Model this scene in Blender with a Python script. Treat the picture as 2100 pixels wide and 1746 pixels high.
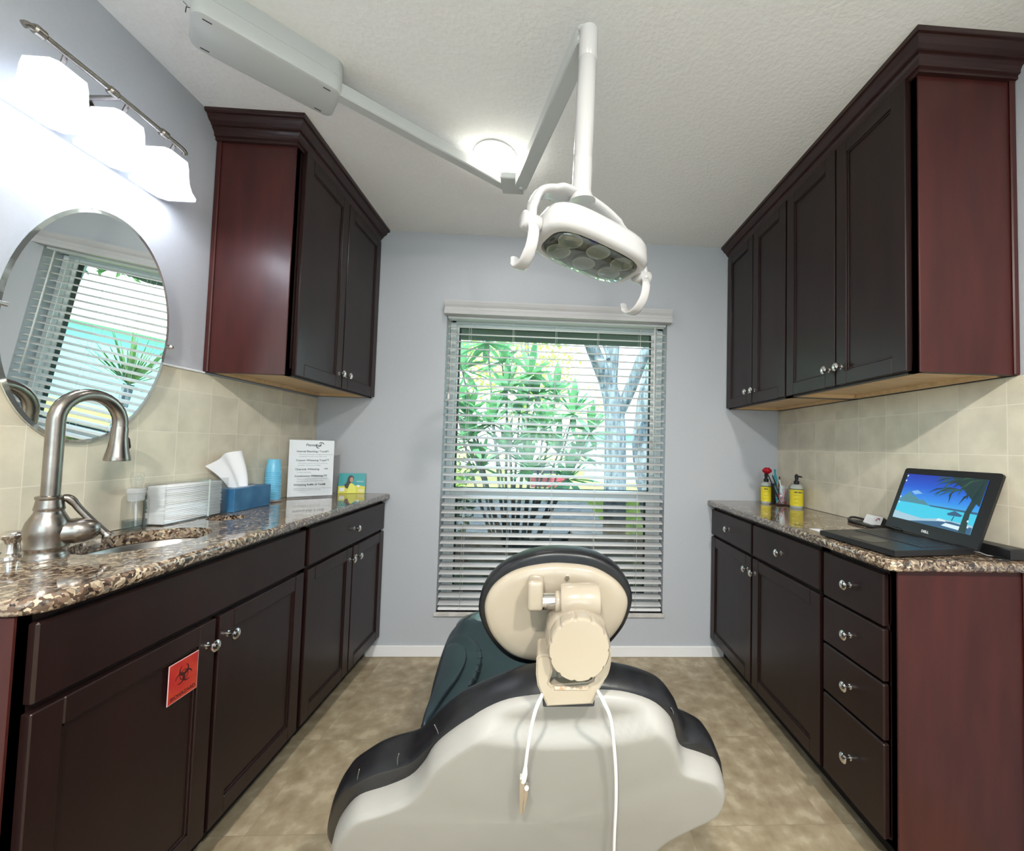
import bpy, bmesh, math, random
from mathutils import Vector, Matrix
from math import sin, cos, pi, radians, sqrt, atan2
random.seed(7)
SC = bpy.context.scene
COL = SC.collection
for o in list(bpy.data.objects): bpy.data.objects.remove(o)

# ---------------------------------------------------------------- room size (metres, measured)
L, R, D, H = -1.3197, 1.4018, 2.3678, 2.449
YN = -1.9            # wall behind the viewer
CT = 0.914           # counter top height

# ---------------------------------------------------------------- camera
F, CX, CY, ZC = 825.78, 1162.59, 883.53, 1.2092
def _axes():
    yaw, pitch, roll = 0.049483, 0.039247, 0.026637
    f = Vector((sin(yaw)*cos(pitch), cos(yaw)*cos(pitch), sin(pitch)))
    r = Vector((cos(yaw), -sin(yaw), 0)); u = r.cross(f)
    return cos(roll)*r + sin(roll)*u, -sin(roll)*r + cos(roll)*u, f
AR, AU, AF = _axes()
cam = bpy.data.cameras.new('camera'); camo = bpy.data.objects.new('camera', cam); COL.objects.link(camo)
camo.matrix_world = Matrix(((AR.x, AU.x, -AF.x, 0), (AR.y, AU.y, -AF.y, 0), (AR.z, AU.z, -AF.z, ZC), (0, 0, 0, 1)))
cam.sensor_width = 36; cam.lens = F*36/2100; cam.shift_x = -(CX-1050)/2100; cam.shift_y = (CY-873)/2100
cam.clip_start = 0.02; cam.clip_end = 300
SC.camera = camo
def at(u, v, x=None, y=None, z=None, n=None, p=None):
    """world point seen at a photograph pixel, on the plane x=, y=, z= or (p, n)"""
    d = AR*((u-CX)/F) + AU*(-(v-CY)/F) + AF; C = Vector((0, 0, ZC))
    if x is not None: t = (x-C.x)/d.x
    elif y is not None: t = (y-C.y)/d.y
    elif z is not None: t = (z-C.z)/d.z
    else: t = (Vector(p)-C).dot(Vector(n))/d.dot(Vector(n))
    return C + t*d

# ---------------------------------------------------------------- world, sun, exposure
SC.view_settings.view_transform = 'Standard'; SC.view_settings.look = 'None'
SC.view_settings.exposure = 1.22; SC.view_settings.gamma = 1.0; SC.view_settings.use_curve_mapping = False
W = bpy.data.worlds.new('sky'); SC.world = W; W.use_nodes = True
nt = W.node_tree; bg = nt.nodes['Background']
tc = nt.nodes.new('ShaderNodeTexCoord'); sx = nt.nodes.new('ShaderNodeSeparateXYZ'); cr = nt.nodes.new('ShaderNodeValToRGB')
nt.links.new(tc.outputs['Generated'], sx.inputs[0]); nt.links.new(sx.outputs['Z'], cr.inputs[0]); nt.links.new(cr.outputs[0], bg.inputs[0])
cr.color_ramp.elements[0].position = 0.0; cr.color_ramp.elements[0].color = (0.86, 0.95, 1.0, 1)
cr.color_ramp.elements[1].position = 0.9; cr.color_ramp.elements[1].color = (0.42, 0.68, 1.0, 1)
bg.inputs[1].default_value = 2.1
def light(name, kind, loc, power, color=(1, 1, 1), size=0.1, rot=None, angle=None):
    l = bpy.data.lights.new(name, kind); l.energy = power; l.color = color
    if kind == 'AREA': l.shape = 'DISK'; l.size = size
    elif kind == 'POINT': l.shadow_soft_size = size
    elif kind == 'SUN': l.angle = angle or 0.01
    o = bpy.data.objects.new(name, l); o.location = loc
    if rot: o.rotation_euler = rot
    COL.objects.link(o); return o
light('sun', 'SUN', (0, -5, 10), 6.2, (1, 0.96, 0.88), rot=(radians(38), 0, radians(-28)), angle=0.02)
CANS = [(-0.255, 1.695), (-0.25, -0.62), (0.72, -0.62)]
for i, (x, y) in enumerate(CANS):
    light('can_beam', 'AREA', (x, y, H-0.012), (1.5, 27, 27)[i], (1, 0.95, 0.88), 0.13)
VAN = [(-1.205, 0.955), (-1.205, 1.115), (-1.205, 1.275)]

# ---------------------------------------------------------------- materials
def mat(name, color=(0.8, 0.8, 0.8), rough=0.5, metal=0.0, spec=0.5, coat=0.0, emit=None, es=1.0, trans=0.0, ior=1.45, alpha=1.0):
    m = bpy.data.materials.new(name); m.use_nodes = True
    b = m.node_tree.nodes['Principled BSDF']
    b.inputs['Base Color'].default_value = (*color, 1); b.inputs['Roughness'].default_value = rough
    b.inputs['Metallic'].default_value = metal; b.inputs['Specular IOR Level'].default_value = spec
    b.inputs['Coat Weight'].default_value = coat; b.inputs['Transmission Weight'].default_value = trans
    b.inputs['IOR'].default_value = ior; b.inputs['Alpha'].default_value = alpha
    if emit: b.inputs['Emission Color'].default_value = (*emit, 1); b.inputs['Emission Strength'].default_value = es
    return m
def nodes(m): return m.node_tree, m.node_tree.nodes, m.node_tree.links, m.node_tree.nodes['Principled BSDF']
def noise(m, scale=10, detail=4, rough=0.5, vec=None, stretch=None):
    t, N, K, b = nodes(m)
    n = N.new('ShaderNodeTexNoise'); n.inputs['Scale'].default_value = scale; n.inputs['Detail'].default_value = detail
    n.inputs['Roughness'].default_value = rough
    g = N.new('ShaderNodeNewGeometry'); src = g.outputs['Position']
    if stretch:
        mp = N.new('ShaderNodeMapping'); mp.inputs['Scale'].default_value = stretch; K.new(src, mp.inputs[0]); src = mp.outputs[0]
    K.new(src, n.inputs['Vector']); return n
def ramp(m, fac, stops):
    t, N, K, b = nodes(m); r = N.new('ShaderNodeValToRGB'); K.new(fac, r.inputs[0])
    e = r.color_ramp.elements
    while len(e) < len(stops): e.new(0.5)
    for i, (p, c) in enumerate(stops): e[i].position = p; e[i].color = (*c, 1)
    return r
def bump(m, fac, strength=0.2, dist=0.002):
    t, N, K, b = nodes(m); bp = N.new('ShaderNodeBump'); bp.inputs['Strength'].default_value = strength
    bp.inputs['Distance'].default_value = dist; K.new(fac, bp.inputs['Height']); K.new(bp.outputs[0], b.inputs['Normal'])
def noisy(name, c1, c2, scale, rough=0.5, bmp=0, stretch=None, lo=0.35, hi=0.65, dist=0.002, detail=4, **k):
    m = mat(name, c1, rough, **k); n = noise(m, scale, detail, stretch=stretch); r = ramp(m, n.outputs[0], [(lo, c1), (hi, c2)])
    m.node_tree.links.new(r.outputs[0], nodes(m)[3].inputs['Base Color'])
    if bmp: bump(m, n.outputs[0], bmp, dist)
    return m
M = {}
M['wall'] = noisy('wall_paint', (0.455, 0.475, 0.510), (0.468, 0.488, 0.523), 130, 0.62, 0.10, dist=0.001)
M['ceil'] = noisy('ceiling_texture', (0.81, 0.81, 0.795), (0.835, 0.835, 0.82), 75, 0.8, 0.55, dist=0.004)
M['wood'] = noisy('cherry_wood', (0.0125, 0.0052, 0.0047), (0.0170, 0.0066, 0.0058), 5, 0.36, 0, stretch=(3, 3, 0.6), coat=0.08, spec=0.35)
M['wood'].node_tree.nodes['Principled BSDF'].inputs['Coat Roughness'].default_value = 0.25
M['veneer'] = noisy('cherry_veneer', (0.040, 0.0092, 0.0080), (0.056, 0.0125, 0.0105), 7, 0.36, 0, stretch=(3, 3, 0.5), coat=0.16, spec=0.32)
M['veneer'].node_tree.nodes['Principled BSDF'].inputs['Coat Roughness'].default_value = 0.3
M['crown'] = noisy('cherry_crown', (0.022, 0.0078, 0.0070), (0.031, 0.0100, 0.0088), 7, 0.30, 0, coat=0.2, spec=0.4)
M['birch'] = noisy('birch_plywood', (0.56, 0.38, 0.20), (0.66, 0.47, 0.27), 8, 0.5, 0, stretch=(1, 6, 6))
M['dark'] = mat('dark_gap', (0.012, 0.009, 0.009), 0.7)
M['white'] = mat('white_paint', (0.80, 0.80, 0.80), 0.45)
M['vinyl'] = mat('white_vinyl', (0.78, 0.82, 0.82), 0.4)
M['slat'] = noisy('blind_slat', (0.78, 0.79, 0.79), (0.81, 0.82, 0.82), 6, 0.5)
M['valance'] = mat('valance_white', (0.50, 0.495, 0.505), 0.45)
M['cord'] = mat('cord_white', (0.75, 0.75, 0.74), 0.6)
M['gasket'] = mat('black_gasket', (0.01, 0.014, 0.013), 0.5)
M['chrome'] = mat('polished_nickel', (0.72, 0.70, 0.68), 0.16, 1.0)
M['nickel'] = noisy('brushed_nickel', (0.27, 0.245, 0.22), (0.35, 0.32, 0.29), 30, 0.27, 0, metal=1.0)
M['steel'] = mat('sink_steel', (0.45, 0.43, 0.41), 0.3, 1.0)
M['mirror'] = mat('mirror_glass', (0.86, 0.90, 0.89), 0.0, 1.0)
M['bevel'] = mat('bevel_glass', (0.78, 0.86, 0.86), 0.07, 0.9)
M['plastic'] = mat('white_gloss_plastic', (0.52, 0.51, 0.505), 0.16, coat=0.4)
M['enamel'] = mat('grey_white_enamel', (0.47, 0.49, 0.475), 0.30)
M['under'] = mat('grey_enamel', (0.46, 0.47, 0.44), 0.35)
M['cream'] = noisy('cream_plastic', (0.315, 0.27, 0.205), (0.345, 0.30, 0.23), 5, 0.22, 0, coat=0.3)
M['shell'] = noisy('cream_shell', (0.285, 0.278, 0.255), (0.31, 0.302, 0.278), 4, 0.42, 0.0)
M['black'] = noisy('black_vinyl', (0.005, 0.0055, 0.007), (0.009, 0.0095, 0.011), 60, 0.36, 0.25, dist=0.0015)
M['teal'] = noisy('dark_teal_vinyl', (0.010, 0.019, 0.025), (0.015, 0.026, 0.034), 14, 0.38, 0.1, dist=0.001)
M['blackp'] = mat('black_plastic', (0.012, 0.012, 0.013), 0.35)
M['cordw'] = mat('white_silicone', (0.82, 0.82, 0.82), 0.4)
M['tissue'] = mat('tissue_paper', (0.86, 0.86, 0.88), 0.8)
M['paper'] = mat('white_paper', (0.78, 0.79, 0.82), 0.6)
M['ink'] = mat('black_ink', (0.03, 0.03, 0.035), 0.6)
M['ink2'] = mat('grey_ink', (0.20, 0.20, 0.22), 0.6)
M['cup'] = mat('light_blue_plastic', (0.16, 0.50, 0.72), 0.3)
M['boxblue'] = noisy('tissue_box_blue', (0.018, 0.10, 0.22), (0.05, 0.17, 0.32), 12, 0.4)
M['lemon'] = mat('yellow_label', (0.80, 0.66, 0.03), 0.5)
M['soapclear'] = mat('clear_soap', (0.70, 0.75, 0.70), 0.15, alpha=0.62)
M['red'] = mat('rose_red', (0.62, 0.012, 0.035), 0.5)
M['led'] = mat('can_lens', (1, 1, 1), 0.5, emit=(1.0, 0.93, 0.84), es=1.8)
# frosted lamp glass, lit from inside by its bulb
M['shade'] = mat('frosted_shade', (0.9, 0.92, 0.95), 0.4, emit=(0.88, 0.93, 1.0), es=2.2)
def glassy(name, tint=(1, 1, 1), gloss=0.12, rough=0.0, fres=True):
    m = bpy.data.materials.new(name); m.use_nodes = True; N = m.node_tree.nodes; K = m.node_tree.links
    for n in list(N): N.remove(n)
    o = N.new('ShaderNodeOutputMaterial'); mx = N.new('ShaderNodeMixShader'); t = N.new('ShaderNodeBsdfTransparent'); g = N.new('ShaderNodeBsdfGlossy')
    t.inputs[0].default_value = (*tint, 1); g.inputs['Roughness'].default_value = rough
    if fres:      # Schlick-like: little at normal incidence, much at grazing; same from both faces
        f = N.new('ShaderNodeLayerWeight'); f.inputs[0].default_value = 0.5; p = N.new('ShaderNodeMath'); p.operation = 'POWER'; p.inputs[1].default_value = 4.0
        q = N.new('ShaderNodeMath'); q.operation = 'MULTIPLY_ADD'; q.inputs[1].default_value = 0.75; q.inputs[2].default_value = gloss*0.4
        K.new(f.outputs['Facing'], p.inputs[0]); K.new(p.outputs[0], q.inputs[0]); K.new(q.outputs[0], mx.inputs[0])
    else: mx.inputs[0].default_value = gloss
    K.new(t.outputs[0], mx.inputs[1]); K.new(g.outputs[0], mx.inputs[2]); K.new(mx.outputs[0], o.inputs[0]); return m
M['glass'] = glassy('window_glass', (0.93, 0.98, 0.97), 0.12)
M['acrylic'] = glassy('clear_acrylic', (0.975, 0.985, 0.985), 0.14, 0.02)
M['wrap'] = glassy('clear_plastic_cover', (0.80, 0.86, 0.84), 0.3, 0.12, False)
M['screenmesh'] = glassy('insect_screen', (0.30, 0.32, 0.33), 0.02, 0.5, False)
M['lens'] = mat('lamp_lens', (0.20, 0.20, 0.17), 0.08, 0.6)
M['lensrim'] = mat('lens_reflector', (0.55, 0.56, 0.50), 0.1, 0.8)

def granite():
    m = mat('granite', (0.3, 0.25, 0.2), 0.07, spec=0.6, coat=0.3)
    t, N, K, b = nodes(m); b.inputs['Coat Roughness'].default_value = 0.03
    g = N.new('ShaderNodeNewGeometry')
    n0 = noise(m, 22, 3, 0.6)
    ad = N.new('ShaderNodeMixRGB'); ad.blend_type = 'ADD'; ad.inputs[0].default_value = 0.045
    K.new(g.outputs['Position'], ad.inputs[1]); K.new(n0.outputs['Color'], ad.inputs[2])
    v = N.new('ShaderNodeTexVoronoi'); v.inputs['Scale'].default_value = 150; K.new(ad.outputs[0], v.inputs['Vector'])
    sp = N.new('ShaderNodeSeparateColor'); K.new(v.outputs['Color'], sp.inputs[0])
    r = ramp(m, sp.outputs[0], [(0.0, (0.035, 0.025, 0.020)), (0.13, (0.095, 0.065, 0.048)), (0.33, (0.19, 0.135, 0.10)), (0.55, (0.33, 0.27, 0.20)), (0.77, (0.52, 0.455, 0.345)), (0.94, (0.17, 0.17, 0.16))])
    r.color_ramp.interpolation = 'CONSTANT'
    n1 = noise(m, 9, 4, 0.6); r1 = ramp(m, n1.outputs[0], [(0.38, (0.55, 0.49, 0.46)), (0.62, (1.2, 1.13, 1.05))])
    mx = N.new('ShaderNodeMixRGB'); mx.blend_type = 'MULTIPLY'; mx.inputs[0].default_value = 0.85
    K.new(r.outputs[0], mx.inputs[1]); K.new(r1.outputs[0], mx.inputs[2]); K.new(mx.outputs[0], b.inputs['Base Color'])
    return m
M['granite'] = granite()
def tiles(name, py, pz, oy, oz, grout=0.0022, c=((0.56, 0.51, 0.40), (0.68, 0.62, 0.49)), gc=(0.74, 0.69, 0.57), plane='yz', rough=0.28, ns=9, gdark=None):
    m = mat(name, c[0], rough); t, N, K, b = nodes(m)
    g = N.new('ShaderNodeNewGeometry'); s = N.new('ShaderNodeSeparateXYZ'); K.new(g.outputs['Position'], s.inputs[0])
    def line(out, pitch, off):
        a = N.new('ShaderNodeMath'); a.operation = 'SUBTRACT'; K.new(out, a.inputs[0]); a.inputs[1].default_value = off-pitch*100
        d = N.new('ShaderNodeMath'); d.operation = 'DIVIDE'; K.new(a.outputs[0], d.inputs[0]); d.inputs[1].default_value = pitch
        f = N.new('ShaderNodeMath'); f.operation = 'FRACT'; K.new(d.outputs[0], f.inputs[0])
        p = N.new('ShaderNodeMath'); p.operation = 'PINGPONG'; K.new(f.outputs[0], p.inputs[0]); p.inputs[1].default_value = 0.5
        l = N.new('ShaderNodeMath'); l.operation = 'LESS_THAN'; K.new(p.outputs[0], l.inputs[0]); l.inputs[1].default_value = grout/pitch/2
        fl = N.new('ShaderNodeMath'); fl.operation = 'FLOOR'; K.new(d.outputs[0], fl.inputs[0])
        return l, fl
    A, B = (('Y', 'Z') if plane == 'yz' else ('X', 'Y'))
    l1, f1 = line(s.outputs[A], py, oy); l2, f2 = line(s.outputs[B], pz, oz)
    mxm = N.new('ShaderNodeMath'); mxm.operation = 'MAXIMUM'; K.new(l1.outputs[0], mxm.inputs[0]); K.new(l2.outputs[0], mxm.inputs[1])
    cb = N.new('ShaderNodeCombineXYZ'); K.new(f1.outputs[0], cb.inputs[0]); K.new(f2.outputs[0], cb.inputs[1])
    wn = N.new('ShaderNodeTexWhiteNoise'); wn.noise_dimensions = '3D'; K.new(cb.outputs[0], wn.inputs['Vector'])
    vo = N.new('ShaderNodeVectorMath'); vo.operation = 'SCALE'; K.new(wn.outputs['Color'], vo.inputs[0]); vo.inputs['Scale'].default_value = 5
    va = N.new('ShaderNodeVectorMath'); va.operation = 'ADD'; K.new(g.outputs['Position'], va.inputs[0]); K.new(vo.outputs[0], va.inputs[1])
    n = N.new('ShaderNodeTexNoise'); n.inputs['Scale'].default_value = ns; n.inputs['Detail'].default_value = 5; K.new(va.outputs[0], n.inputs['Vector'])
    stops = [(0.36, c[0]), (0.64, c[1])] if len(c) == 2 else [(0.30, c[0]), (0.44, c[1]), (0.56, c[2]), (0.66, c[3])]
    r = ramp(m, n.outputs[0], stops)
    mx = N.new('ShaderNodeMixRGB'); K.new(mxm.outputs[0], mx.inputs[0]); K.new(r.outputs[0], mx.inputs[1]); mx.inputs[2].default_value = (*gc, 1)
    K.new(mx.outputs[0], b.inputs['Base Color'])
    bp = N.new('ShaderNodeBump'); bp.invert = True; bp.inputs['Strength'].default_value = 0.5; bp.inputs['Distance'].default_value = 0.0015
    K.new(mxm.outputs[0], bp.inputs['Height']); K.new(bp.outputs[0], b.inputs['Normal'])
    return m
M['tileL'] = tiles('backsplash_tile_left', 0.1385, 0.1525, 1.361, 1.0705)
M['tileR'] = tiles('backsplash_tile_right', 0.146, 0.1525, 1.153, 1.0655)
M['floor'] = tiles('floor_tile', 0.457, 0.4, 0.49, 1.318, 0.0014, ((0.27, 0.21, 0.132), (0.33, 0.265, 0.173), (0.375, 0.31, 0.208), (0.46, 0.385, 0.27)), (0.26, 0.21, 0.14), 'xy', 0.42, 17)

# ---------------------------------------------------------------- mesh helpers
def box(bm, x0, x1, y0, y1, z0, z1, bev=0, mi=0, seg=1, mtx=None):
    vs = [bm.verts.new(c) for c in ((x0, y0, z0), (x1, y0, z0), (x1, y1, z0), (x0, y1, z0), (x0, y0, z1), (x1, y0, z1), (x1, y1, z1), (x0, y1, z1))]
    fs = [bm.faces.new([vs[i] for i in q]) for q in ((0, 3, 2, 1), (4, 5, 6, 7), (0, 1, 5, 4), (1, 2, 6, 5), (2, 3, 7, 6), (3, 0, 4, 7))]
    for f in fs: f.material_index = mi
    if bev:
        es = list({e for f in fs for e in f.edges})
        r = bmesh.ops.bevel(bm, geom=es, offset=bev, segments=seg, affect='EDGES', profile=0.5)
        vs = list({v for f in r['faces'] for v in f.verts} | {v for v in vs if v.is_valid})
    if mtx is not None:
        for v in vs: v.co = mtx @ v.co
    return vs
def frame_of(t):
    t = t.normalized(); a = Vector((0, 0, 1)) if abs(t.z) < 0.9 else Vector((1, 0, 0))
    u = t.cross(a).normalized(); return u, t.cross(u).normalized()
def loft(bm, rings, mi=0, cap=(True, True), closed=False):
    rv = [[bm.verts.new(p) for p in r] for r in rings]; n = len(rv[0])
    m = len(rv)
    for i in range(m if closed else m-1):
        a, b = rv[i], rv[(i+1) % m]
        for j in range(n):
            f = bm.faces.new((a[j], a[(j+1) % n], b[(j+1) % n], b[j])); f.material_index = mi; f.smooth = True
    if not closed:
        if cap[0]: f = bm.faces.new(rv[0][::-1]); f.material_index = mi
        if cap[1]: f = bm.faces.new(rv[-1]); f.material_index = mi
    return rv
def tube(bm, pts, r, n=12, mi=0, cap=(True, True), sy=1.0, up=None):
    pts = [Vector(p) for p in pts]; rs = r if isinstance(r, (list, tuple)) else [r]*len(pts)
    rings = []; U = None
    for i, p in enumerate(pts):
        t = (pts[min(i+1, len(pts)-1)]-pts[max(i-1, 0)]).normalized()
        if U is None:
            U, V = frame_of(t)
            if up is not None: V = Vector(up); U = V.cross(t).normalized(); V = t.cross(U).normalized()
        U = (U - t*U.dot(t)).normalized(); V = t.cross(U).normalized()
        rings.append([p + (U*cos(2*pi*k/n) + V*sin(2*pi*k/n)*sy)*rs[i] for k in range(n)])
    return loft(bm, rings, mi, cap)
def lathe(bm, prof, c=(0, 0, 0), axis=(0, 0, 1), n=24, mi=0, sx=1.0):
    c = Vector(c); a = Vector(axis).normalized(); U, V = frame_of(a)
    return loft(bm, [[c + a*h + (U*cos(2*pi*k/n)*sx + V*sin(2*pi*k/n))*max(r, 1e-5) for k in range(n)] for r, h in prof], mi)
def prism(bm, outline, off, mi=0, mi2=None):
    off = Vector(off); a = [bm.verts.new(p) for p in outline]; b = [bm.verts.new(Vector(p)+off) for p in outline]; n = len(a)
    f = bm.faces.new(a[::-1]); f.material_index = mi; f = bm.faces.new(b); f.material_index = mi if mi2 is None else mi2
    for i in range(n): f = bm.faces.new((a[i], a[(i+1) % n], b[(i+1) % n], b[i])); f.material_index = mi
def spline(pts, k=6, closed=False):
    P = [Vector(p) for p in pts]; n = len(P); out = []
    for i in range(n if closed else n-1):
        g = (lambda j: P[j % n]) if closed else (lambda j: P[min(max(j, 0), n-1)])
        a, b, c, d = g(i-1), g(i), g(i+1), g(i+2)
        for s in range(k):
            t = s/k
            out.append(0.5*((2*b)+(c-a)*t+(2*a-5*b+4*c-d)*t*t+(3*b-a-3*c+d)*t**3))
    if not closed: out.append(P[-1])
    return out
def poly(bm, pts, mi=0):
    f = bm.faces.new([bm.verts.new(p) for p in pts]); f.material_index = mi; return f
MW = {}   # world matrices of things
def wm(o): return MW.get(o.name, Matrix.Identity(4))
def thing(name, label, cat, loc, rotz=0, group=None, kind=None):
    o = bpy.data.objects.new(name, None); COL.objects.link(o); o.empty_display_size = 0.05
    o.location = loc; o.rotation_euler = (0, 0, rotz)
    MW[o.name] = Matrix.Translation(Vector(loc)) @ Matrix.Rotation(rotz, 4, 'Z')
    if kind: o['kind'] = kind
    if label: o['label'] = label
    if cat: o['category'] = cat
    if group: o['group'] = group
    return o
def obj(name, bm, mats, parent=None, smooth=False, label=None, world=True, recalc=True, angle=40, cat=None, group=None, kind=None, origin=None):
    """links the bmesh as ONE object; geometry given in world space, stored relative to parent"""
    if recalc: bmesh.ops.recalc_face_normals(bm, faces=bm.faces[:])
    par = wm(parent) if parent else Matrix.Identity(4)
    if parent is None and origin is None and bm.verts and not kind:
        xs = [v.co for v in bm.verts]
        origin = Vector(((min(c.x for c in xs)+max(c.x for c in xs))/2, (min(c.y for c in xs)+max(c.y for c in xs))/2, min(c.z for c in xs)))
    base = Matrix.Translation(Vector(origin)) if origin is not None else par
    if world: bm.transform(base.inverted())
    me = bpy.data.meshes.new(name); bm.to_mesh(me); bm.free()
    for m in (mats if isinstance(mats, (list, tuple)) else [mats]): me.materials.append(M[m] if isinstance(m, str) else m)
    if smooth:
        me.polygons.foreach_set('use_smooth', [True]*len(me.polygons))
        try: me.set_sharp_from_angle(angle=radians(angle))
        except Exception: pass
    o = bpy.data.objects.new(name, me); COL.objects.link(o)
    if parent: o.parent = parent
    if origin is not None: o.matrix_local = par.inverted() @ base
    MW[o.name] = base
    if label: o['label'] = label
    if cat: o['category'] = cat
    if group: o['group'] = group
    if kind: o['kind'] = kind
    return o
def copy_thing(src, M4, label=None, group=None):
    """copy a thing, its parts and their sub-parts; M4 = new world matrix"""
    c = src.copy(); COL.objects.link(c); c.matrix_world = M4
    if label: c['label'] = label
    if group: c['group'] = group
    for ch in list(src.children):
        d = ch.copy(); COL.objects.link(d); d.parent = c
        for g in list(ch.children):
            e = g.copy(); COL.objects.link(e); e.parent = d
    return c
def text_bm(bm, s, size, origin, ux, uz, mi=0, bold=0.0, align='LEFT', lift=0.0):
    """flat lettering laid in the plane (ux, uz) at origin, added to bm"""
    cu = bpy.data.curves.new('t', 'FONT'); cu.body = s; cu.size = size; cu.align_x = align; cu.offset = bold; cu.resolution_u = 2
    o = bpy.data.objects.new('t', cu); COL.objects.link(o); bpy.context.view_layer.update()
    me = bpy.data.meshes.new_from_object(o); bpy.data.objects.remove(o); bpy.data.curves.remove(cu)
    ux = Vector(ux).normalized(); uz = Vector(uz).normalized(); O = Vector(origin)
    vs = [bm.verts.new(O + ux*v.co.x + uz*v.co.y) for v in me.vertices]
    for p in me.polygons:
        try: f = bm.faces.new([vs[i] for i in p.vertices]); f.material_index = mi
        except ValueError: pass
    bpy.data.meshes.remove(me)
B = bmesh.new

# ================================================================ THE ROOM
WX0, WX1, WZ0, WZ1 = -0.604, 0.706, 0.248, 1.975     # window opening
def struct(name, bm, m, **k): return obj(name, bm, m, kind='structure', **k)
WT = 0.16
bm = B(); box(bm, L-0.15, R+0.15, YN-0.15, D+WT, -0.1, 0); struct('floor', bm, 'floor')
bm = B(); box(bm, L-0.15, R+0.15, YN-0.15, D+WT, H, H+0.12); struct('ceiling', bm, 'ceil')
bm = B(); box(bm, L-0.15, L, YN-0.15, D+WT, 0, H); struct('wall_left', bm, 'wall')
bm = B(); box(bm, R, R+0.15, YN-0.15, D+WT, 0, H); struct('wall_right', bm, 'wall')
bm = B(); V0, V1, V2, V3 = -1.0, 1.0, 0.80, 2.36  # near wall opening cut for the added, unseen daylight window
box(bm, L, V0, YN-0.15, YN, 0, H); box(bm, V1, R, YN-0.15, YN, 0, H); box(bm, V0, V1, YN-0.15, YN, 0, V2); box(bm, V0, V1, YN-0.15, YN, V3, H); struct('wall_near', bm, 'wall')
bm = B()
box(bm, L, WX0, D, D+WT, 0, H); box(bm, WX1, R, D, D+WT, 0, H); box(bm, WX0, WX1, D, D+WT, 0, WZ0); box(bm, WX0, WX1, D, D+WT, WZ1, H)
struct('wall_back', bm, 'wall')
bm = B(); box(bm, -0.985, 1.07, D-0.013, D, 0, 0.062, 0.003); struct('baseboard_back', bm, 'white')
# backsplash tile on both side walls
bm = B(); box(bm, L, L+0.006, 0.76, D, CT, 1.450, 0.002); struct('trim_1', bm, 'tileL')
bm = B(); box(bm, R-0.006, R, 1.08, D, CT, 1.456, 0.002); struct('trim_2', bm, 'tileR')
bm = B(); box(bm, L, L+0.010, 0.76, 1.598, 1.450, 1.4575, 0.002); struct('trim_3', bm, 'white')
# window sill slab of the room
bm = B(); box(bm, WX0-0.010, WX1+0.010, D-0.018, D+0.10, WZ0-0.022, WZ0, 0.004)
struct('trim_4', bm, noisy('sill_marble', (0.48, 0.46, 0.44), (0.62, 0.60, 0.58), 18, 0.3))

# window: vinyl frame, two sashes, panes, screen
win = thing('window_1', None, None, (0, D+0.1, WZ0), kind='structure')
fy0, fy1 = D+0.095, D+0.155
bm = B()
box(bm, WX0, WX0+0.035, fy0, fy1, WZ0, WZ1, 0.003); box(bm, WX1-0.035, WX1, fy0, fy1, WZ0, WZ1, 0.003)
box(bm, WX0, WX1, fy0, fy1, WZ1-0.03, WZ1, 0.003); box(bm, WX0, WX1, fy0, fy1, WZ0, WZ0+0.03, 0.003)
obj('window_frame', bm, 'vinyl', win)
def sash(z0, z1, y0, y1, wx0, wx1, rb, rt, name):
    bm = B()
    box(bm, WX0+0.035, wx0, y0, y1, z0, z1, 0.002); box(bm, wx1, WX1-0.035, y0, y1, z0, z1, 0.002)
    box(bm, wx0, wx1, y0, y1, z0, z0+rb, 0.002); box(bm, wx0, wx1, y0, y1, z1-rt, z1, 0.002)
    s = obj(name, bm, 'vinyl', win)
    bm = B(); g = 0.006
    for a in ((wx0, wx0+g, z0+rb, z1-rt), (wx1-g, wx1, z0+rb, z1-rt), (wx0, wx1, z0+rb, z0+rb+g), (wx0, wx1, z1-rt-g, z1-rt)):
        box(bm, a[0], a[1], y0-0.001, y1+0.001, a[2], a[3])
    obj('gasket', bm, 'gasket', s, label='black glazing gasket')
    bm = B(); box(bm, wx0, wx1, (y0+y1)/2-0.002, (y0+y1)/2+0.002, z0+rb, z1-rt); obj('pane', bm, 'glass', s)
sash(0.895, WZ1-0.03, D+0.125, D+0.150, WX0+0.048, WX1-0.066, 0.045, 0.02, 'upper_sash')
sash(WZ0+0.03, 0.935, D+0.098, D+0.122, WX0+0.066, WX1-0.088, 0.05, 0.045, 'lower_sash')
bm = B(); box(bm, WX0+0.035, WX1-0.035, D+0.1505, D+0.1515, WZ0+0.03, 0.915); obj('insect_screen', bm, 'screenmesh', win)
# dark outside lintel shade above the glass
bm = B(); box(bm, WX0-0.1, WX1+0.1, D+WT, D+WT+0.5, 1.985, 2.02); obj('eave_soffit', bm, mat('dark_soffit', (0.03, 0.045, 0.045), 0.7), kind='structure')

w2 = thing('added_window', None, None, (0, YN, V2), kind='structure'); bm = B()  # unseen window added behind the viewer to let in frontal daylight
for a in ((V0, V0+0.04, V2, V3), (V1-0.04, V1, V2, V3), (V0, V1, V2, V2+0.04), (V0, V1, V3-0.04, V3), (-0.02, 0.02, V2, V3)): box(bm, a[0], a[1], YN-0.10, YN-0.05, a[2], a[3], 0.003)
obj('window_frame', bm, 'vinyl', w2); bm = B(); box(bm, V0+0.04, V1-0.04, YN-0.078, YN-0.074, V2+0.04, V3-0.04); obj('pane', bm, 'glass', w2)
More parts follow.
